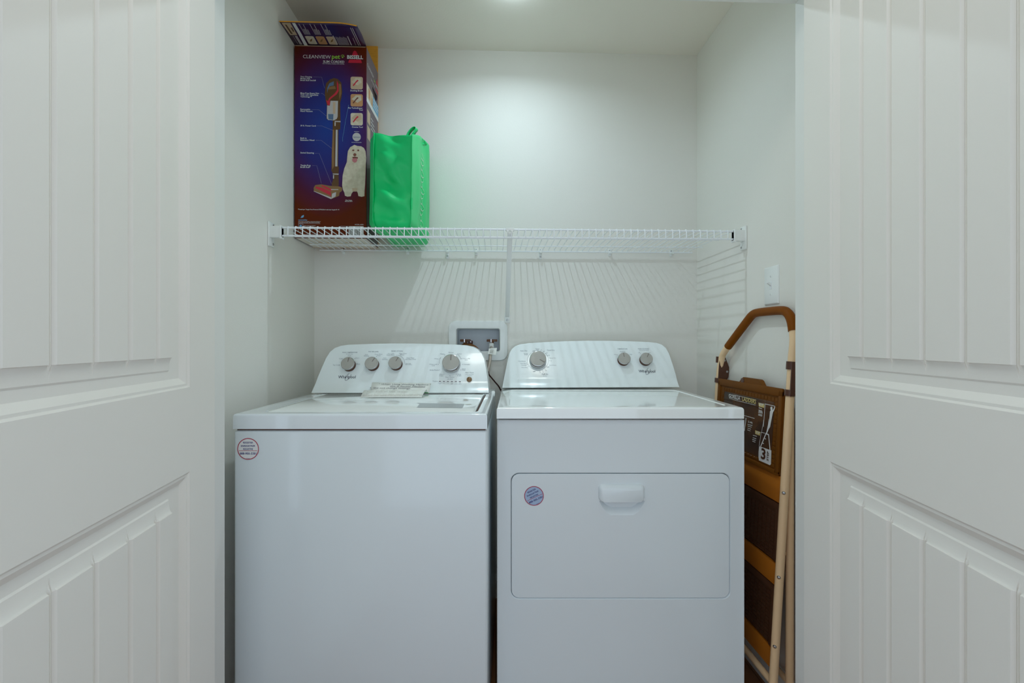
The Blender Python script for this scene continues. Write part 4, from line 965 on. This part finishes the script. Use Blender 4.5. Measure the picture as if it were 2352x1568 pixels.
# ------------------------------------------------------------------ step ladder folded against the right wall
LY0, LY1 = 1.347, 1.788
ld_ = thing('step_ladder', 'folded bronze step ladder with dark grips leaning between dryer and wall', 'ladder', (.84, (LY0+LY1)/2, 0))
LX = lambda z: .820+.060*z
def lw(y, z, n=0.0): return V(LX(z)-n, y, z+.06*n) - ld_.location      # ladder plane: y along the wall, z up, n out of the wall
def lp(px, py, n=0.0):
    r = ray(px, py); t = (.82-n+.06*CAMZ)/(r.x-.06*r.z); p = O+r*t; return p - ld_.location
TR = .0120
cz = 1.100
def bend(y0, s_): return [(LY0, .0), ]
side_pts = lambda y, s_: [lw(y, .012), lw(y, .5), lw(y, 1.09)]
arch = [lw(LY0, 1.09), lw(LY0-.003, 1.140), lw(LY0+.004, 1.178), lw(LY0+.016, 1.208), lw(LY0+.036, 1.228), lw(LY0+.066, 1.237), lw(LY0+.150, 1.239), lw(LY0+.205, 1.238), lw(LY0+.232, 1.231), lw(LY0+.262, 1.211), lw(LY0+.345, 1.150), lw(LY0+.405, 1.104), lw(LY0+.427, 1.078), lw(LY1-.004, 1.035), lw(LY1, .98)]
for name, y, zt in (('front_rail', LY0, 1.14), ('front_rail', LY1, 1.03)):
    m = MB(); m.tube([lw(y, .012), lw(y, .5), lw(y, .98)], TR, 14); fr_ = obj(name, m, 'ladder_tube', ld_)
    m = MB(); m.tube([lw(y, 0), lw(y, .035)], TR+.0022, 14); obj('rubber_foot', m, 'ladder_bracket', fr_)
    for z in (.235, .440, .690):
        if y == LY0:
            c = lw(y, z, TR*.62) + V(0, -TR*.72, 0); m = MB(); m.lathe([(.0052, -.001), (.0050, .0012), (.0036, .0030), (.0008, .0038)], c, (-.62, -.78, 0), 14); obj('rivet', m, 'steel_screw', fr_)
A = sm(arch, 5)
m = MB(); m.tube([lw(LY0, .975)] + A[:], TR, 14); obj('handle_tube', m, 'ladder_tube', ld_)
iA = [i for i, p in enumerate(A)]
g0 = next(i for i, p in enumerate(A) if p.z > 1.166); g1 = max(i for i, p in enumerate(A) if p.z > 1.120 and i > g0)
m = MB(); m.tube(A[g0:g1+1], TR+.0022, 16); obj('hand_grip', m, 'ladder_grip', ld_)
# rear legs
for y, yb in ((LY0+.012, LY0+.014), (LY1-.012, LY1-.014)):
    m = MB(); m.tube([V(LX(.93)+.010, y, .93)-ld_.location, V(.886, yb, .01)-ld_.location], TR*.92, 14); rl = obj('rear_leg', m, 'ladder_tube', ld_)
    m = MB(); m.tube([V(.886, yb, 0)-ld_.location, V(.8855, yb, .03)-ld_.location], TR+.001, 14); obj('rubber_foot', m, 'ladder_bracket', rl)
for z in (.11, .50):
    m = MB(); x = .886-.01*(z/.93); m.tube([V(x, LY0+.013, z)-ld_.location, V(x, LY1-.013, z)-ld_.location], .0085, 10); obj('rear_brace', m, 'ladder_tube', ld_)
# hinge brackets between rails and platform
def bracket(y):
    prof = [(-.010, .102), (.012, .102), (.0295, .060), (.0300, .044), (.0290, .022), (.022, .008), (.008, .002), (-.010, .0)]
    z0 = .978; W3 = lambda a, yy, z: V(LX(z)+a, yy, z)-ld_.location
    m = MB(); m.prism([W3(a, y-TR-.0045, z0+b) for a, b in prof], (0, .004, 0)); b_ = obj('hinge_bracket', m, 'ladder_bracket', ld_, 30)
    for dz, hh_ in ((.090, .012), (.009, .009)):
        m = MB(); m.tube([lw(y, z0+dz-hh_), lw(y, z0+dz+hh_)], TR+.0035, 16); obj('bracket_collar', m, 'ladder_bracket', b_)
    for a, b in ((.010, .088), (.0225, .044), (.008, .010)):
        m = MB(); m.lathe([(.0042, 0), (.0042, .0012), (.0024, .0012), (.0024, .0006), (.0005, .0006)], W3(a, y-TR-.0045, z0+b), (0, -1, 0), 14); obj('rivet', m, 'steel_screw', b_)
bracket(LY0); bracket(LY1)
# treads
IY0, IY1 = LY0+.020, LY1-.018
def plate(name, y0, y1, z0, z1, n0, n1, m_, par, bev=.003):
    m = MB(); P = [lw(y, z, n) for y in (y0, y1) for z in (z0, z1) for n in (n0, n1)]
    v = [m.bm.verts.new(p) for p in P]
    for f in ((0,1,3,2),(4,6,7,5),(0,4,5,1),(2,3,7,6),(0,2,6,4),(1,5,7,3)): m.bm.faces.new([v[i] for i in f])
    if bev: m.bevel(bev, 2, 30)
    return obj(name, m, m_, par, 40)
def tiles(par, y0, y1, z0, z1, dy, dz, n, m_, skip=None):
    m = MB(); z = z0; r = 0
    while z+dz <= z1+1e-6:
        y = y0
        while y+dy <= y1+1e-6:
            if not (skip and skip(y+dy/2, z+dz/2)):
                P = [lw(yy, zz, n) for yy, zz in ((y+.0015, z+.0012), (y+dy-.0015, z+.0012), (y+dy-.0015, z+dz-.0012), (y+.0015, z+dz-.0012))]
                m.prism(P, lw(y, z, n+.0018)-lw(y, z, n))
            y += dy
        z += dz; r += 1
    o_ = obj('tread_pattern', m, m_, par, 0); o_['kind'] = 'stuff'; return o_
pf = plate('platform', IY0, IY1, .733, .992, -.004, .008, 'ladder_tread', ld_, .004)
for a in ((IY0, IY1, .970, .996), (IY0, IY1, .731, .746), (IY0, IY0+.018, .735, .99), (IY1-.018, IY1, .735, .99)): plate('platform_rim', a[0], a[1], a[2], a[3], .004, .0125, 'ladder_tread', pf, .003)
prof = [(-.075, 0), (-.055, .020), (-.045, .024), (.048, .024), (.060, .018), (.078, 0)]
m = MB(); yc = 1.545; m.prism([lw(yc+a, .990+b, .010) for a, b in prof], lw(0, .9, -.004)-lw(0, .9, .010)); obj('carry_grip', m, 'ladder_tread', pf, 30)
m = MB(); p = lp(1712, 875, .0); R_ = .010; m.box(p.x-.012, p.x+.004, p.y-.010, p.y+.010, p.z-.012, p.z+.010, bevel=.0025); obj('latch_knob', m, 'ladder_bracket', pf)
tiles(pf, IY0+.020, IY1-.020, .750, .969, .0185, .0135, .008, 'ladder_tread', lambda y, z: LY0+.062 < y < IY1-.045 and .762 < z < .948)
for (z0, z1), (b0, b1) in (((.470, .647), (.651, .731)), ((.215, .400), (.404, .466))):
    plate('step_panel', IY0-.006, IY1+.006, b0, b1, -.010, .004, 'ladder_steel', ld_, .002)
    st_ = plate('step', IY0, IY1, z0, z1, -.016, -.004, 'ladder_tread_dark', ld_, .003)
    for a in ((IY0, IY1, z1-.022, z1), (IY0, IY0+.016, z0, z1-.02), (IY1-.016, IY1, z0, z1-.02)): plate('step_rim', a[0], a[1], a[2], a[3], -.006, .0015, 'ladder_tread_dark', st_, .003)
    tiles(st_, IY0+.02, IY1-.02, z0+.006, z1-.026, .022, .0115, -.004, 'ladder_tread_dark')
plate('step_panel', IY0-.006, IY1+.006, .150, .210, -.014, -.002, 'ladder_steel', ld_, .002)
m = MB(); m.tube([lw(LY0, .120), lw(LY1, .120)], .010, 12); obj('bottom_brace', m, 'ladder_tube', ld_)
# printed label wrapped over the platform
lb = plate('product_label', LY0+.060, IY1-.045, .762, .950, .0083, .0091, 'ladder_label', pf, 0)
RL, UL = V(0, -1, 0), V(.06, 0, 1).normalized()
NL = .0098
def wy(n_, pts): return [lp(px, py, n_) for px, py in pts]
def LQ(name, m_, polys, n_=NL):
    tb = TB()
    for q in polys: tb.poly(wy(n_, q))
    return tb.build(name, m_, lb, True)
def cL(x, y): return (1690+x/13.064, 860+y/13.067)
def cM(x, y): return (1690+x/11.2, 960+y/11.2)
def wpx(p, q): return (lp(*p, NL)-lp(*q, NL)).length
tb = TB(); tb.text('GORILLA', lp(1686.5, 915.5, NL+.0003), RL, UL, width=wpx((1676, 912), (1702, 917)), bold=.02); 
tb.text('2.4ft', lp(1723.3, 971.5, NL), RL, UL, width=wpx((1718.5, 970), (1728.5, 974)), bold=.02, ys=.6)
for x, y, w_ in ((1746.5, 937.3, 7.5), (1746.6, 947.6, 10), (1734, 1000.5, 9), (1722.5, 975.6, 11), (1746.5, 942.5, 8), (1747, 945, 9), (1746.5, 951.5, 9), (1746, 954, 9), (1722, 979.5, 9), (1721, 984, 8), (1720, 988, 7), (1733, 1006, 8), (1732, 1010, 8), (1731.5, 1014, 7)): tb.stroke([lp(x-w_/2, y-1.3, NL), lp(x+w_/2, y+1.3, NL)], .0022, (-1, 0, 0))
for pts, w_ in (([cL(865, 875), cL(885, 880), cL(870, 1000), cL(830, 1568)], .0022), ([cL(885, 880), cL(1160, 945)], .0018), ([cM(730, 0), cM(665, 350)], .0018), ([cM(655, 360), cM(600, 720)], .0022), ([cM(655, 360), cM(755, 390)], .0018), ([cL(245, 1225), cL(560, 1315)], .0018), ([cL(305, 1295), cM(255, 90), cM(220, 325)], .004), ([cM(225, 880), cM(550, 1025)], .0015), ([cM(775, 400), cM(640, 730)], .0042), ([cM(845, 420), cM(880, 820)], .0042), ([cM(745, 520), cM(775, 540)], .003), ([cM(680, 635), cM(720, 655)], .003), ([cM(770, 395), cM(845, 425)], .004)):
    tb.stroke(wy(NL, pts), w_, (-1, 0, 0))
tb.build('lettering', 'print_white', lb, True)
LQ('figure_outline', 'print_white', [[cL(*q) for q in ((1040, 975), (1065, 960), (1095, 965), (1105, 1020), (1100, 1070), (1130, 1040), (1160, 960), (1175, 930), (1178, 985), (1150, 1070), (1115, 1140), (1100, 1210), (1075, 1330), (1030, 1568))] + [cM(*q) for q in ((890, 190), (850, 280), (800, 400), (775, 395), (800, 300), (830, 160), (850, 0))] + [cL(*q) for q in ((985, 1430), (1010, 1290), (1025, 1110), (1050, 1070), (1038, 1020))]], NL+.0002)
sg_ = LQ('white_sign', 'print_white', [[cM(*q) for q in ((600, 720), (915, 830), (905, 1180), (880, 1210), (595, 1085), (583, 1000), (585, 870))]], NL+.0002)
tb = TB(); tb.text('3', lp(*cM(700, 1050), NL+.0008), RL, UL, width=wpx(cM(645, 900), cM(760, 945)), bold=.03, ys=.8)
tb.text('STEP', lp(*cM(845, 985), NL+.0008), UL, V(0, 1, 0), width=wpx(cM(820, 1110), cM(825, 865)), bold=.02); tb.build('sign_lettering', 'ladder_bracket', sg_)
yl = LQ('height_tag', 'label_yellow', [[cL(*q) for q in ((680, 840), (860, 885), (850, 1000), (690, 955))], [cM(*q) for q in ((500, 310), (635, 355), (620, 450), (510, 410), (495, 390))]])
tb = TB(); tb.text('8\'9"', lp(*cL(768, 940), NL+.0006), RL, UL, width=wpx(cL(705, 900), cL(835, 930)), bold=.02, ys=.75); tb.text('2\'3"', lp(*cM(568, 398), NL+.0006), RL, UL, width=wpx(cM(515, 370), cM(620, 400)), bold=.02, ys=.6); tb.build('tag_lettering', 'print_white', yl, True)
tb = TB(); tb.text('LADDERS', lp(1720, 923.6, NL+.0003), RL, UL, width=wpx((1704.5, 915), (1735.5, 925)), bold=.02); tb.build('yellow_lettering', 'label_yellow', lb)
tb = TB(); q = [(1674, 906), (1690, 907.5), (1737, 918.5), (1735, 930), (1690, 919), (1675, 914), (1674, 906)]; tb.stroke(wy(NL, q), .0012, (-1, 0, 0)); tb.build('logo_outline', 'print_white', lb)
